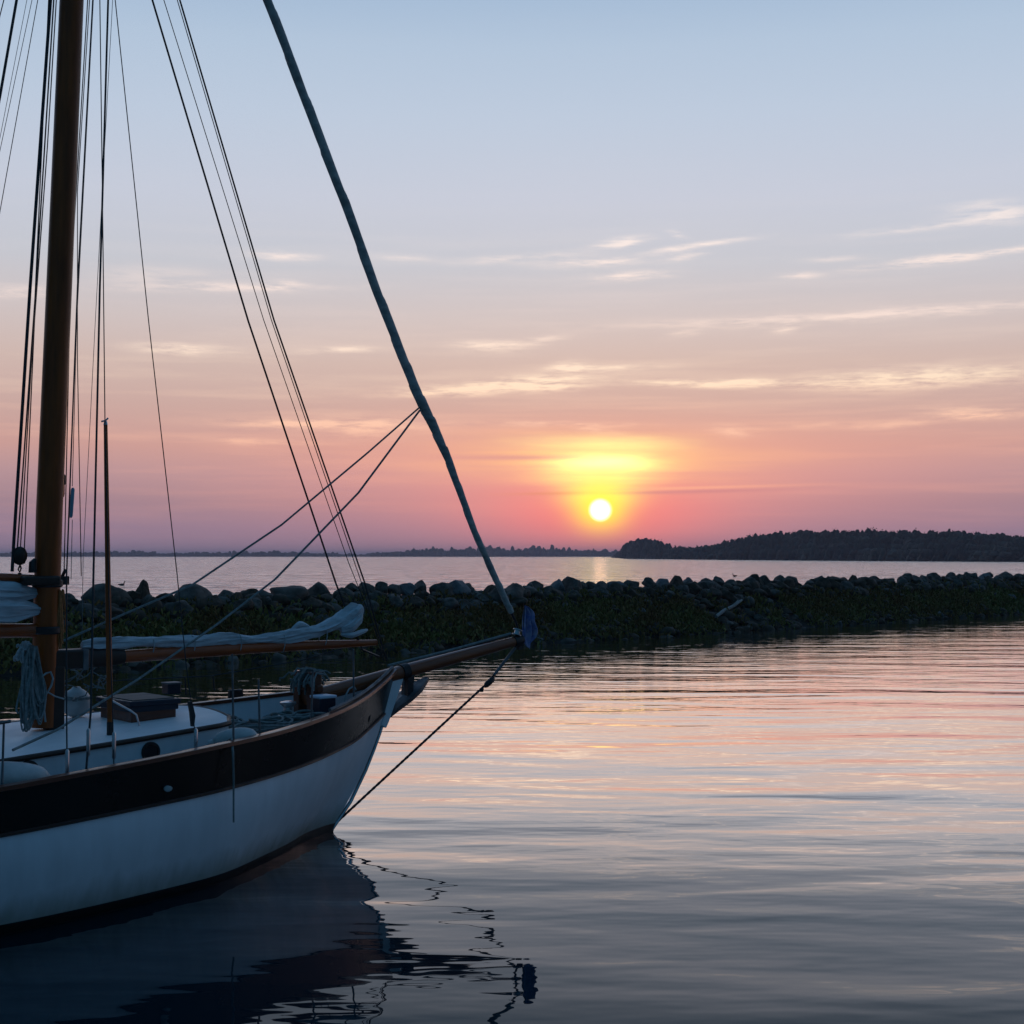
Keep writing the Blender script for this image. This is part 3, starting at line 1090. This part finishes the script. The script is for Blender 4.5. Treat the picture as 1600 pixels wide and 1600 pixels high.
# gooseneck yoke and staysail boom
yk = MB()
y0, y1 = B(72, 1030, .0), B(135, 1029, .0)
yk.box((y0 + y1) / 2, ((y1 - y0).length, .17, .155))
yoke = part("gooseneck", yk, darkwood, bevel=.02)
for px in (68, 127):
    cb = MB()
    cb.box(B(px, 1030, 0), (.05, .182, .168))
    part("clamp", cb, galv, yoke, bevel=.008)
jb = MB()
j0, j1, j2, j3 = B(130, 1029, 0), B(189, 1026, 0), B(400, 1012, 0), B(588, 1004, 0)
jb.tube([j1, j1.lerp(j2, .5), j2, j2.lerp(j3, .6), j3], [.052, .054, .050, .040, .028], 16)
boom = part("staysail_boom", jb, varnish_x)
jb = MB()
jb.tube([j0, j0.lerp(j1, .5), j1 + Vector((.02, 0, 0))], [.078, .080, .062], 14, flat=.9)
part("boom_sleeve", jb, darkwood, boom)

# furled staysail on its boom
def sail_roll(pts, n=14, flat=.85, seed=0.0, wob=.35, freq=9.0, sub_=6):
    """pts: (px, py, radius m, s)"""
    P = [B(a, b_, d) for a, b_, c, d in pts]
    Rr = [c for a, b_, c, d in pts]
    out, ro = [], []
    for i in range(len(P) - 1):
        p0, p1, p2, p3 = P[max(i - 1, 0)], P[i], P[i + 1], P[min(i + 2, len(P) - 1)]
        for k in range(sub_):
            u = k / sub_
            out.append(.5 * ((2 * p1) + (p2 - p0) * u + (2 * p0 - 5 * p1 + 4 * p2 - p3) * u * u + (3 * p1 - p0 - 3 * p2 + p3) * u ** 3))
            ro.append(Rr[i] + (Rr[i + 1] - Rr[i]) * u)
    out.append(P[-1])
    ro.append(Rr[-1])
    m = MB()
    m.tube(out, ro, max(n, 28), flat=flat, wob=wob, seed=seed, freq=freq, folds=True)
    return m


sr = sail_roll([(128, 1008, .03, 0), (150, 1006, .045, 0), (200, 1004, .045, 0), (260, 1003, .042, 0), (310, 1001, .048, 0), (360, 998, .056, 0), (395, 1000, .046, 0), (430, 997, .058, 0), (470, 990, .056, 0),
                (500, 984, .058, 0), (520, 976, .066, 0), (538, 967, .078, 0), (553, 957, .082, .0), (561, 950, .05, .0), (564, 945, .012, 0)], n=20, seed=2.0, wob=.75, freq=8, sub_=14)
stay = part("furled_staysail", sr, canvas, boom)
sr = sail_roll([(532, 984, .03, .03), (548, 977, .055, .04), (558, 966, .060, .03), (563, 958, .03, .02)], seed=5.0, wob=.5, sub_=8)
part("sail_fold", sr, canvas, stay)
sr = sail_roll([(533, 991, .012, .03), (550, 992, .030, .05), (566, 987, .022, .03), (574, 984, .008, .0)], seed=7.0, wob=.5, sub_=8)
part("sail_fold", sr, canvas, stay)
sr = sail_roll([(455, 984, .01, .0), (468, 976, .026, .0), (480, 980, .02, .0), (488, 986, .01, 0)], seed=8.0, wob=.6, sub_=6)
part("sail_fold", sr, canvas, stay)
gsk = MB()
for px, r_ in ((165, .062), (236, .060), (300, .062), (372, .066), (440, .066), (505, .07)):
    c_ = B(px, float(np.interp(px, [160, 300, 400, 440, 505], [1013, 1008, 1005, 1004, 995])), 0)
    gsk.tube([c_ + Vector((.004 * math.sin(a * 3), math.cos(a) * r_ * .92, math.sin(a) * r_ * 1.3)) for a in np.linspace(0, 6.2832, 25)], .0045, 5, cap=False)
part("sail_ties", gsk, rope_w, stay)

# main boom, gaff and furled mainsail going aft out of the picture
gf = MB()
g0 = B(54, 905, 0)
gdir = Vector((-1, 0, .055))
gf.tube([B(98, 906, -.13), g0, g0 + gdir * 1.5, g0 + gdir * 4.3], [.028, .036, .04, .028], 14)
gaff = part("gaff", gf, varnish_x)
gj = MB()
gj.box(B(57, 907, 0), (.30, .27, .075))
part("gaff_jaws", gj, darkwood, gaff, bevel=.02)
mbm = MB()
q0 = B(55, 985, 0)
mbm.tube([q0, q0 + Vector((-2.5, 0, .06)), q0 + Vector((-5.4, 0, .12))], [.055, .065, .05], 16)
part("main_boom", mbm, varnish_x)
ms = MB()
def roll(z0, py0, rad, seed, x_end, sq, y=0.0, droop=0.0):
    p = B(62, py0, 0)
    pts, rr = [], []
    n = 60
    for i in range(n + 1):
        u = i / n
        pts.append(Vector((p.x - .02 + (x_end - p.x) * u, y, p.z + droop * min(1, u * 6) + gdir.z * 4 * u * .9)))
        rr.append(rad * min(1, .35 + u * 14) * (1 - .3 * u))
    m = MB()
    m.tube(pts, rr, 32, flat=sq, wob=.6, seed=seed, folds=True)
    return m


mainsail = part("furled_mainsail", roll(0, 926, .085, 3.0, -6.8, 1.2, .0, -.01), canvas)
part("sail_fold", roll(0, 953, .095, 9.0, -6.8, 1.2, -.03, -.02), canvas, mainsail)

# standing and running rigging
def line(name, pts, r, mat, n=6, parent=None):
    m = MB()
    P = [B(*p) for p in pts]
    if name in ('backstay', 'lazy_jack'):        # run on down to the deck or the gaff
        z_end = 1.02 if name == 'backstay' else 2.5
        P[0] = P[0] + (P[0] - P[1]) * ((P[0].z - z_end) / (P[1].z - P[0].z))
        if name == 'lazy_jack':
            P[0].y = 0.0
    # continue the last straight above the frame
    m.tube(P, r, n)
    return part(name, m, mat, parent)


def up(pts, ext=1.35):
    """extend a line past the top of the photo"""
    a, b_ = pts[-2], pts[-1]
    return pts + [tuple(q + (q - p) * ext * .6 for p, q in zip(a, b_))]


RIG = [  # name, pixel points from low to high with starboard offset, radius, material
    ("shroud", [(105, 1216, 1.43), (104, 1110, 1.30), (104, 900, 1.08), (121, 450, .72), (145, 0, .45)], .0060, wire),
    ("shroud", [(134, 1212, 1.41), (142, 1110, 1.28), (146, 900, 1.05), (156, 450, .72), (169, 0, .45)], .0085, wire),
    ("shroud", [(178, 1204, 1.37), (176, 1112, 1.25), (172, 1000, 1.1), (164, 655, .85), (160, 300, .62), (156, 0, .45)], .0045, wire),
    ("shroud", [(308, 1176, 1.18), (303, 1130, 1.15), (291, 1040, 1.05), (277, 900, .95), (232, 500, .7), (180, 0, .42)], .0045, wire),
    ("topping_lift", [(19, 893, .0), (22, 840, 0), (47, 450, 0), (79, 0, 0)], .014, wire),
    ("halyard", [(27, 858, .02), (56, 450, .02), (84, 0, .02)], .0065, wire),
    ("halyard", [(32, 856, .0), (53, 500, .0), (76, 0, .0)], .0050, wire),
    ("halyard", [(38, 858, -.02), (54, 500, -.02), (74, 230, -.02), (88, 0, -.02)], .0050, wire),
    ("halyard", [(100, 900, .0), (110, 450, .0), (137, 0, 0)], .0048, wire),
    ("halyard", [(127, 900, .1), (121, 560, .08), (121, 300, .06), (140, 0, .05)], .0040, wire),
    ("halyard", [(111, 905, .15), (113, 812, .15)], .0030, rope_g),
    ("halyard", [(113, 760, .15), (120, 500, .15), (146, 0, .12)], .0032, wire),
    ("halyard", [(128, 1000, .0), (130, 870, 0), (149, 500, 0), (176, 0, 0)], .0026, rope_g),
    ("backstay", [(-18, 240, .5), (0, 150, .5), (26, 0, .5)], .011, wire),
    ("lazy_jack", [(-30, 520, .2), (0, 330, .2), (59, 0, .1)], .0034, wire),
    ("lazy_jack", [(-25, 330, .3), (0, 235, .3), (50, 0, .2)], .0026, wire),
    ("lazy_jack", [(-20, 300, .3), (0, 215, .3), (42, 0, .2)], .0022, wire),
    ("backstay", [(-14, 80, .5), (6, 0, .5)], .004, wire),
    ("inner_forestay", [(592, 1026, .0), (566, 1015, 0), (525, 912, 0), (388, 502, 0), (238, 0, 0)], .0095, wire),
    ("staysail_halyard", [(606, 1032, .02), (545, 880, .02), (412, 500, .02), (256, 0, .02)], .0042, wire),
    ("forestay", [(604, 1033, .0), (569, 908, 0), (428, 500, 0), (281, 0, 0)], .0085, wire),
    ("halyard", [(600, 1033, .03), (564, 908, .03), (424, 500, .03), (277, 0, .03)], .0045, wire),
    ("jib_sheet", [(100, 1001, .55), (172, 969, .50), (300, 914, .35), (440, 820, .2), (575, 707, .08), (655, 637, .0)], .0095, rope_g),
    ("jib_sheet", [(20, 1172, 1.25), (90, 1140, 1.05), (160, 1096, .85), (215, 1062, .7), (340, 975, .45), (430, 905, .3), (560, 770, .12), (656, 641, .0)], .0105, rope_g),
    ("lifeline", [(150, 1066, -1.2), (190, 1063, -1.2), (330, 1056, -1.15), (470, 1032, -.9), (545, 1010, -.6)], .005, wire),
]
for nm, pts, r_, mt in RIG:
    if pts[-1][1] == 0:
        pts = up(pts)
    line(nm, pts, r_, mt)
# turnbuckles at the foot of the shrouds
for (px, py, s_) in ((105, 1193, 1.41), (138, 1160, 1.36), (178, 1165, 1.32), (306, 1158, 1.17)):
    m = MB()
    c_ = B(px, py, s_)
    m.lathe([(.006, -.10), (.014, -.085), (.015, .085), (.006, .10)], c_, 8)
    part("turnbuckle", m, steel)
# wedge-shaped fairlead on the forward shroud
m = MB()
m.prism([B(294, 1096, 1.12), B(299, 1096, 1.12), B(304, 1118, 1.14), B(302, 1135, 1.15), B(299, 1135, 1.15), B(297, 1115, 1.13)], (0, .03, 0))
part("shroud_fairlead", m, iron)

# tackle block over the gaff
m = MB()
c_ = B(31, 868, 0)
m.lathe([(.012, -.075), (.040, -.062), (.058, -.02), (.060, .015), (.042, .055), (.014, .07)], c_, 14, None, (1, .7, 1))
blk = part("tackle_block", m, darkwood)
m = MB()
m.tube([c_ + Vector((0, 0, -.07)), c_ + Vector((.012, 0, -.10)), c_ + Vector((.0, 0, -.135)), c_ + Vector((-.012, 0, -.11)), c_ + Vector((0, 0, -.08))], .007, 6)
m.lathe([(.018, -.02), (.022, 0), (.012, .02)], c_ + Vector((.0, 0, -.155)), 8)
part("hook", m, iron, blk)
# radar reflector tube on its halyard
m = MB()
ra, rb_ = B(110.5, 809, .15), B(114, 762, .15)
m.tube([ra, ra.lerp(rb_, .06), ra.lerp(rb_, .94), rb_], [.008, .015, .015, .008], 12)
part("radar_reflector", m, material("pale_blue_plastic", (.20, .33, .42), .5))

# roller-furled jib
m = MB()
JP = [(799, 957, .030), (790, 938, .033), (775, 905, .033), (746, 842, .033), (722, 778, .035), (702, 722, .038), (688, 690, .043), (672, 655, .047), (660, 632, .050), (645, 598, .046), (626, 550, .044), (590, 458, .043),
      (541, 322, .042), (500, 216, .042), (458, 104, .041), (418, 0, .040)]
P = [B(x, y, 0) for x, y, r_ in JP]
Rj = [r_ for x, y, r_ in JP]
pts, rr = [], []
for i in range(len(P) - 1):
    for k in range(14):
        u = k / 14
        pts.append(P[i].lerp(P[i + 1], u))
        rr.append(Rj[i] + (Rj[i + 1] - Rj[i]) * u)
pts.append(P[-1])
rr.append(Rj[-1])
dj = (P[-1] - P[-2]).normalized()
for k in range(1, 20):
    pts.append(P[-1] + dj * k * .12)
    rr.append(Rj[-1] * (1 - .02 * k))
# spiral wrap: radius swells along a helix
n = 20
vs, fs = [], []
for i, p in enumerate(pts):
    t = (pts[min(i + 1, len(pts) - 1)] - pts[max(i - 1, 0)]).normalized()
    a = (Vector((0, 1, 0)) - t * t.y).normalized()
    b_ = t.cross(a)
    for k in range(n):
        th = 2 * math.pi * k / n
        hel = (th / (2 * math.pi) + i * .055) % 1.0
        q = rr[i] * (.89 + .22 * hel + .035 * mnoise.noise(Vector((i * .45, math.cos(th) * 2, math.sin(th) * 2))))
        vs.append(p + a * math.cos(th) * q + b_ * math.sin(th) * q)
for i in range(len(pts) - 1):
    for k in range(n):
        k2 = (k + 1) % n
        fs.append((i * n + k, i * n + k2, (i + 1) * n + k2, (i + 1) * n + k))
fs.append(tuple(range(n))[::-1])
m.add(vs, fs)
jib = part("furled_jib", m, jibm)
m = MB()
m.tube([pts[0] - dj * .01, B(806, 972, 0), B(810, 986, 0)], [.016, .012, .012], 8)
part("jib_stay", m, wire, jib)
m = MB()
m.lathe([(.020, -.035), (.050, -.03), (.050, -.022), (.030, -.018), (.030, .018), (.050, .022), (.050, .03), (.020, .035)], B(808, 988, 0), 16, Matrix.Rotation(.35, 3, 'Y'))
part("furler_drum", m, steel, jib)

# bowsprit
m = MB()
s0, s1 = B(632, 1049, 0), B(812, 1000, 0)
sdir = (s1 - s0).normalized()
sin_ = s0 - sdir * 1.15
m.tube([sin_, s0, s0.lerp(s1, .6), s1], [.066, .068, .060, .048], 20)
sprit = part("bowsprit", m, material("bowsprit_varnish", (.30, .070, .016), .35, var=.4, vscale=4, stretch=(.35, 3, 3), coat=.4))
m = MB()
m.tube([s1 - sdir * .09, s1 - sdir * .02, s1 + sdir * .03], [.056, .058, .05], 16)
m.box(s1 + Vector((0, 0, -.06)), (.05, .04, .08))
part("cranse_iron", m, iron, sprit)
m = MB()
m.tube([s0 - sdir * .05, s0 + sdir * .03], [.078, .078], 16)
m.prism([B(633, 1052, 0), B(643, 1052, 0), B(640, 1085, 0), B(632, 1092, 0)], (0, .1, 0))
part("gammon_iron", m, iron, sprit)
line("whisker_stay", [(600, 1047, -.15), (640, 1036, -.12), (800, 992, 0)], .009, wire, parent=sprit)
line("outhaul", [(606, 1040, .1), (700, 1017, .06), (798, 990, .0)], .013, rope_g, parent=sprit)
m = MB()
bs0, bs1 = B(805, 1012, 0), B(514, 1296, 0)
bsm = B(763, 1066, 0)
pp = [bs0.lerp(bsm, u / 20) for u in range(20)] + [bsm.lerp(bs1, u / 69) for u in range(70)]
m.tube(pp, [.012 * (1 + .25 * (i % 2)) for i in range(90)], 6)
bob = part("bobstay", m, wire)
m = MB()
ba, bb_ = B(772, 1059, 0), B(757, 1073, 0)
m.tube([ba, ba.lerp(bb_, .2), ba.lerp(bb_, .8), bb_], [.012, .030, .030, .012], 10)
bc, bd = B(755, 1076, 0), B(750, 1080, 0)
m.tube([bc, bc.lerp(bd, .5), bd], [.01, .026, .01], 8)
part("bobstay_turnbuckle", m, iron, bob)
m = MB()
m.tube([bs0, bs0.lerp(bsm, .8)], [.016, .016], 8)
part("bobstay_tail", m, galv, bob)

# fittings on the hull
m = MB()
hc = B(571, 1120, .235)
R = Matrix.Rotation(math.radians(62), 3, 'Z') @ Matrix.Rotation(math.pi / 2, 3, 'X')
m.lathe([(.045, -.03), (.045, .012), (.030, .016), (.026, -.004)], hc, 20, Matrix.Rotation(math.radians(-28), 3, 'Z') @ Matrix.Rotation(math.pi / 2, 3, 'X'), (1, 1.35, 1))
part("hawse_pipe", m, iron)
m = MB()
m.lathe([(.022, -.02), (.024, .016), (.012, .02)], B(262, 1232, 1.435), 14, Matrix.Rotation(math.radians(-12), 3, 'Z') @ Matrix.Rotation(math.pi / 2, 3, 'X'), (1.3, .9, 1))
part("scupper", m, fenderm)
m = MB()
m.box(B(556, 1117, .36), (.10, .02, .02))
part("fairlead", m, steel, bevel=.004)
# bow rail: pale chafe tube along the forward cap rail
m = MB()
cp = []
for w_ in np.linspace(.002, .135, 22):
    e = cr(G_SHEER, w_)
    cp.append(Vector((e.x, -(e.y - .035), e.z + .052)))
m.tube(cp, .016, 8)
part("toe_rail", m, galv)

# samson posts, windlass, boxes on the foredeck
bz = B(480, 1112, 0)
m = MB()
for yy in (-.11, .11):
    m.box((bz.x, yy, bz.z + .12), (.10, .10, .50))
m.box((bz.x, 0, bz.z + .22), (.07, .42, .07))
part("bitts", m, mahog, bevel=.01)
m = MB()
c_ = B(450, 1117, .08)
m.lathe([(.085, -.02), (.085, .0), (.045, .02), (.040, .07), (.075, .10), (.075, .115), (.03, .125)], c_, 18)
part("capstan", m, steel)
m = MB()
c_ = B(505, 1108, .36)
c_ = c_ + Vector((0, 0, .035))
m.box(c_ + Vector((0, 0, -.05)), (.17, .15, .24))
dbx = part("deck_box", m, navyp, bevel=.008)
m = MB()
m.box(c_ + Vector((0, 0, .078)), (.185, .165, .026))
part("box_lid", m, material("pale_blue_paint", (.55, .66, .80), .5), dbx, bevel=.008)
m = MB()
m.box(B(268, 1075, -.55), (.13, .12, .10))
wv = part("vent_box", m, navyp, bevel=.01)
m = MB()
m.box(B(268, 1067, -.55), (.14, .13, .015))
part("box_lid", m, galv, wv, bevel=.004)
m = MB()
m.box(B(368, 1087, -1.0), (.15, .05, .12))
part("mooring_port", m, iron, bevel=.01)
# stanchions
for (xb, yb, xt, yt, s_) in ((365, 1166, 363, 1022, 1.19), (406, 1156, 404, 1062, 1.03), (486, 1131, 489, 1046, .76), (553, 1103, 552, 1014, .44), (3, 1236, 6, 1130, 1.5),
                             (291, 1085, 289, 1058, -1.15), (335, 1078, 333, 1056, -1.12)):
    m = MB()
    a, t_ = B(xb, yb, s_), B(xt, yt, s_)
    m.tube([a, a.lerp(t_, .1), t_], [.014, .009, .008], 8)
    part("stanchion", m, galv if s_ > 0 else iron)
m = MB()
c_ = B(5, 1130, 1.5)
m.tube([c_ + Vector((-.06, 0, 0)), c_ + Vector((.05, 0, .01))], .012, 8)
part("rail_fitting", m, galv)

# ------------------------------------------------------------------ things lying on, hung from or held by the boat
# anchor at the bow roller
base = B(636, 1080, -.02)
anchor = loose_root("anchor", base, "dark grey plough anchor hanging under the bowsprit at the stem", "anchor")
prof = [(600, 1126), (612, 1103), (628, 1086), (640, 1073), (654, 1064), (668, 1059), (670, 1063), (664, 1077), (652, 1090), (628, 1108), (608, 1124)]
m = MB()
ridge = [(602, 1124), (612, 1104), (628, 1087), (644, 1072), (668, 1060)]
keel = [(604, 1126), (625, 1110), (645, 1095), (660, 1081), (670, 1064)]
for side in (1, -1):
    rows = []
    for (x0, y0), (x1, y1) in zip(ridge, keel):
        top, low = B(x0, y0, -.02), B(x1, y1, -.02)
        k = math.sin(math.pi * min(1, max(.05, (668 - x0) / 75.0)))
        wing = top.lerp(low, .35) + Vector((0, side * .13 * k, .03))
        rows.append([top, top.lerp(wing, .5), wing, wing.lerp(low, .5) - Vector((0, 0, .01)), low])
    m.grid(rows)
sub("fluke", m, galv, anchor, base)
m = MB()
m.prism([B(630, 1090, -.02), B(640, 1087, -.02), B(646, 1058, -.02), B(640, 1050, -.02), B(630, 1052, -.02)], (0, .035, 0))
sub("shank", m, galv, anchor, base, bevel=.006)
m = MB()
rc = B(637, 1056, -.02)
m.tube([rc + Vector((.035 * math.cos(a), 0, .035 * math.sin(a))) for a in np.linspace(0, 6.2832, 17)], .008, 6, cap=False)
sub("ring", m, galv, anchor, base)

# fenders lying against the rail
def fender(name, px, py, s_, ln, r_, yaw, label, pitch=0.0):
    c = B(px, py, s_)
    root = loose_root(name, c, label, "fender", "white fenders on the side deck")
    Rm = Matrix.Rotation(yaw, 3, 'Z') @ Matrix.Rotation(math.pi / 2 + pitch, 3, 'Y')
    m = MB()
    prof = [(.02, -ln * .5)]
    for k in range(1, 12):
        a = -math.pi / 2 + math.pi * k / 12
        prof.append((r_ * math.cos(a) ** .6, ln * .47 * math.sin(a)))
    prof.append((.02, ln * .5))
    m.lathe(prof, (0, 0, 0), 20, Rm)
    m.build("body", fenderm, root)
    m = MB()
    m.lathe([(.028, -ln * .5 - .035), (.03, -ln * .5), (.045, -ln * .465)], (0, 0, 0), 12, Rm)
    m.build("eye", fenderm, root)
    return root


fender("fender", 368, 1156, 1.05, .36, .095, -.45, "pale fender lying on the side deck forward of the round porthole", -.10)
fender("fender", 8, 1216, 1.33, .62, .115, -.12, "pale fender lying against the rail at the left edge of the picture", .10)

# round buoy behind the mast
c_ = B(119, 1098, -.55)
buoy = loose_root("buoy", c_, "round grey buoy lying on the cabin roof behind the mast foot", "buoy")
m = MB()
m.lathe([(.02, -.135)] + [(.125 * math.cos(a), .125 * math.sin(a)) for a in np.linspace(-1.3, 1.2, 14)] + [(.03, .135)], (0, 0, 0), 20)
m.build("body", fenderm, buoy)
m = MB()
m.lathe([(.118, .028), (.129, .033), (.129, .05), (.118, .055)], (0, 0, 0), 20)
m.build("band", rope_g, buoy)

# wooden pole standing beside the mast
base = B(172, 1152, .62)
pole = loose_root("pole", base, "thin wooden pole with dark tip standing upright beside the hatch", "pole")
m = MB()
pa, pb_ = B(172, 1130, .62), B(165, 664, .52)
m.tube([pa, pa.lerp(pb_, .4), pb_], [.023, .022, .015], 12)
sub("shaft", m, varnish, pole, base)
m = MB()
m.tube([base, pa + Vector((0, 0, .01))], [.026, .025], 12)
sub("ferrule", m, iron, pole, base)
m = MB()
m.tube([pb_, pb_ + Vector((0, 0, .03))], [.018, .012], 10)
m.tube([pb_ + Vector((-.035, 0, .025)), pb_ + Vector((0, 0, .035)), pb_ + Vector((.02, 0, .055))], .007, 6)
sub("end_fitting", m, steel, pole, base)

# rope hanging down the hull from the rail
m = MB()
h0 = B(362, 1163, 1.24)
pts = [h0 + Vector((0, .06, .02)), h0 + Vector((0, .0, .045)), B(364, 1176, 1.365), B(365, 1220, 1.365), B(365, 1285, 1.36)]
m.tube(pts, [.010, .010, .009, .008, .007], 8)
loose("hanging_rope", m, rope_g, pts[-1], "thin grey rope end hanging over the black bulwark down the white hull", "rope")


# coils and heaps of rope
def hank(mb, top, bottom, width, n, seed, r_, spread=.05):
    rg_ = random.Random(seed)
    for i in range(n):
        w1 = width * rg_.uniform(.35, 1.0)
        t_ = top + Vector((rg_.uniform(-.03, .03), rg_.uniform(-spread, spread), rg_.uniform(-.02, .03)))
        b_ = bottom + Vector((rg_.uniform(-.06, .06), rg_.uniform(-spread, spread), rg_.uniform(-.05, .14)))
        off = rg_.uniform(-.4, .4) * width
        pts = []
        for k in range(25):
            a = 2 * math.pi * k / 24
            v = .5 - .5 * math.cos(a)
            c = t_.lerp(b_, v)
            sx = math.sin(a) * w1 * (.35 + .65 * v) + off * v
            pts.append(c + Vector((sx, .35 * sx * rg_.uniform(.6, 1.2), .008 * math.sin(a * 5 + i))))
        mb.tube(pts, r_, 5, cap=False)


m = MB()
hank(m, B(47, 1015, .16), B(52, 1122, .16), .085, 34, 3, .0075, .06)
hank(m, B(45, 1040, .18), B(40, 1135, .18), .06, 14, 5, .0075, .05)
loose("rope_coil", m, rope_g, B(50, 1125, .16), "big tangled grey rope hank hanging on the mast just above the cabin roof", "rope coil")
m = MB()
m.tube([B(62, 1060, .12), B(72, 1052, .12), B(79, 1050, .12), B(83, 1060, .13), B(80, 1072, .13), B(72, 1085, .13), B(69, 1110, .13), B(71, 1128, .13)], .008, 6)
m.tube([B(72, 1080, .13), B(86, 1088, .13), B(100, 1092, .12)], .006, 6)
loose("rope_loop", m, rope_w, B(71, 1128, .13), "single pale rope loop curving in front of the dark post below the gooseneck", "rope")
m = MB()
hank(m, B(93, 925, .06), B(93, 1006, .06), .030, 9, 7, .008, .03)
loose("rope_coil", m, rope_o, B(93, 1006, .06), "narrow orange rope hank hanging along the front of the mast", "rope coil")
m = MB()
hank(m, B(38, 1008, .14), B(36, 1030, .14), .04, 10, 21, .010, .05)
loose("rope_bundle", m, rope_w, B(38, 1030, .14), "pale bundle of line tied at the mast above the big grey rope hank", "rope coil")
m = MB()
rg_ = random.Random(5)
for i in range(16):
    c_ = B(rg_.uniform(100, 160), rg_.uniform(1048, 1085), -.3)
    pts = [c_ + Vector((rg_.uniform(-.12, .12), rg_.uniform(-.1, .1), rg_.uniform(-.08, .08))) for k in range(3)]
    pts = [pts[0], pts[0].lerp(pts[1], .5) + Vector((0, 0, -.02)), pts[1], pts[1].lerp(pts[2], .5) + Vector((0, 0, .02)), pts[2]]
    m.tube(pts, .0055, 5)
loose("slack_lines", m, rope_g, B(130, 1085, -.3), "slack grey lines dangling under the gooseneck above the round buoy", "rope")
# rope draped over the bitts, and the heap on the foredeck
m = MB()
rg_ = random.Random(9)
top = bz + Vector((-.02, 0, .335))
for i in range(30):
    y0 = rg_.gauss(0, .11)
    x0 = rg_.gauss(.01, .045)
    z0 = rg_.uniform(-.05, .05)
    L1, L2 = rg_.choice((.05, .07, .09, .12, .16)) * rg_.uniform(.7, 1.2), rg_.uniform(.04, .12)
    m.tube([top + Vector((x0 - .085, y0, z0 - L1)), top + Vector((x0 - .082, y0, z0 - L1 * .5)), top + Vector((x0 - .065, y0 * .9, z0 - .03)), top + Vector((x0 - .02, y0 * .8, z0 + .02)), top + Vector((x0 + .08, y0 * .8, z0 - .0)),
            top + Vector((x0 + .12, y0 * .8, z0 - L2 * .5))], .010, 5)
loose("draped_rope", m, rope_g, bz + Vector((0, 0, .3)), "grey rope draped over the wooden posts on the foredeck", "rope")
m = MB()
for (cx_, cy_, rr_, nn, sd_) in ((-1.05, -.55, .26, 9, 1), (-.75, -.35, .22, 8, 2), (-1.2, -.1, .25, 9, 3), (-.55, -.45, .16, 6, 4)):
    rg_ = random.Random(sd_)
    for i in range(nn):
        r_ = rr_ * rg_.uniform(.45, 1)
        e_ = float(np.interp(-cx_, [-.03, .75, 1.26, 1.94], [1.245, 1.155, 1.11, 1.08]))
        z_ = e_ - .10 + i * .017
        ox, oy = rg_.uniform(-.06, .06), rg_.uniform(-.05, .05)
        pts = [Vector((cx_ + ox + r_ * math.cos(a), cy_ + oy + r_ * .8 * math.sin(a), z_ + .012 * math.sin(a * 2 + i))) for a in np.linspace(0, 6.2832, 25)]
        m.tube(pts, .011, 5, cap=False)
loose("rope_heap", m, rope_g, (-.9, -.4, .95), "loose heap of coiled grey rope on the foredeck behind the rail", "rope coil")
m = MB()
m.tube([B(538, 1098, .3), B(541, 1085, .3), B(546, 1076, .3), B(553, 1072, .3), B(556, 1078, .3)], .008, 6)
loose("rope_tail", m, rope_w, B(538, 1098, .3), "short pale rope end looped over the bow rail near the stem", "rope")

# blue flag hanging at the end of the bowsprit
base = B(824, 1012, 0)
flag = loose_root("flag", base, "limp blue flag hanging from a short staff at the bowsprit end", "flag")
m = MB()
f0, f1 = B(818, 1004, 0), B(819, 946, 0)
m.tube([f0, f1], [.008, .006], 8)
sub("staff", m, darkwood, flag, base)
rows = []
edge_l = [(819, 948), (817, 962), (817, 976), (816, 990), (817, 1002), (822, 1008), (826, 1012)]
edge_r = [(821, 947), (827, 958), (831, 967), (837, 980), (834, 994), (833, 1003), (828, 1014)]
for i, (l_, r_) in enumerate(zip(edge_l, edge_r)):
    a, c_ = B(*l_, 0), B(*r_, 0)
    row = []
    for k in range(25):
        u = k / 24
        p = a.lerp(c_, u)
        amp = .060 * math.sin(math.pi * min(1, (i + .6) / 5.5)) * (.3 + u)
        row.append(p + Vector((.3 * amp * math.sin(u * 13 + i * .5) + (.05 * math.sin(i * 2.1) * u), amp * math.sin(u * 17 + i * .8), .012 * math.sin(u * 9 + i))))
    rows.append(row)
m = MB()
m.grid(rows)
fo = sub("cloth", m, bluecloth, flag, base)
so = fo.modifiers.new("thickness", 'SOLIDIFY')
so.thickness = .004
ss = fo.modifiers.new("smooth", 'SUBSURF')
ss.levels = ss.render_levels = 2
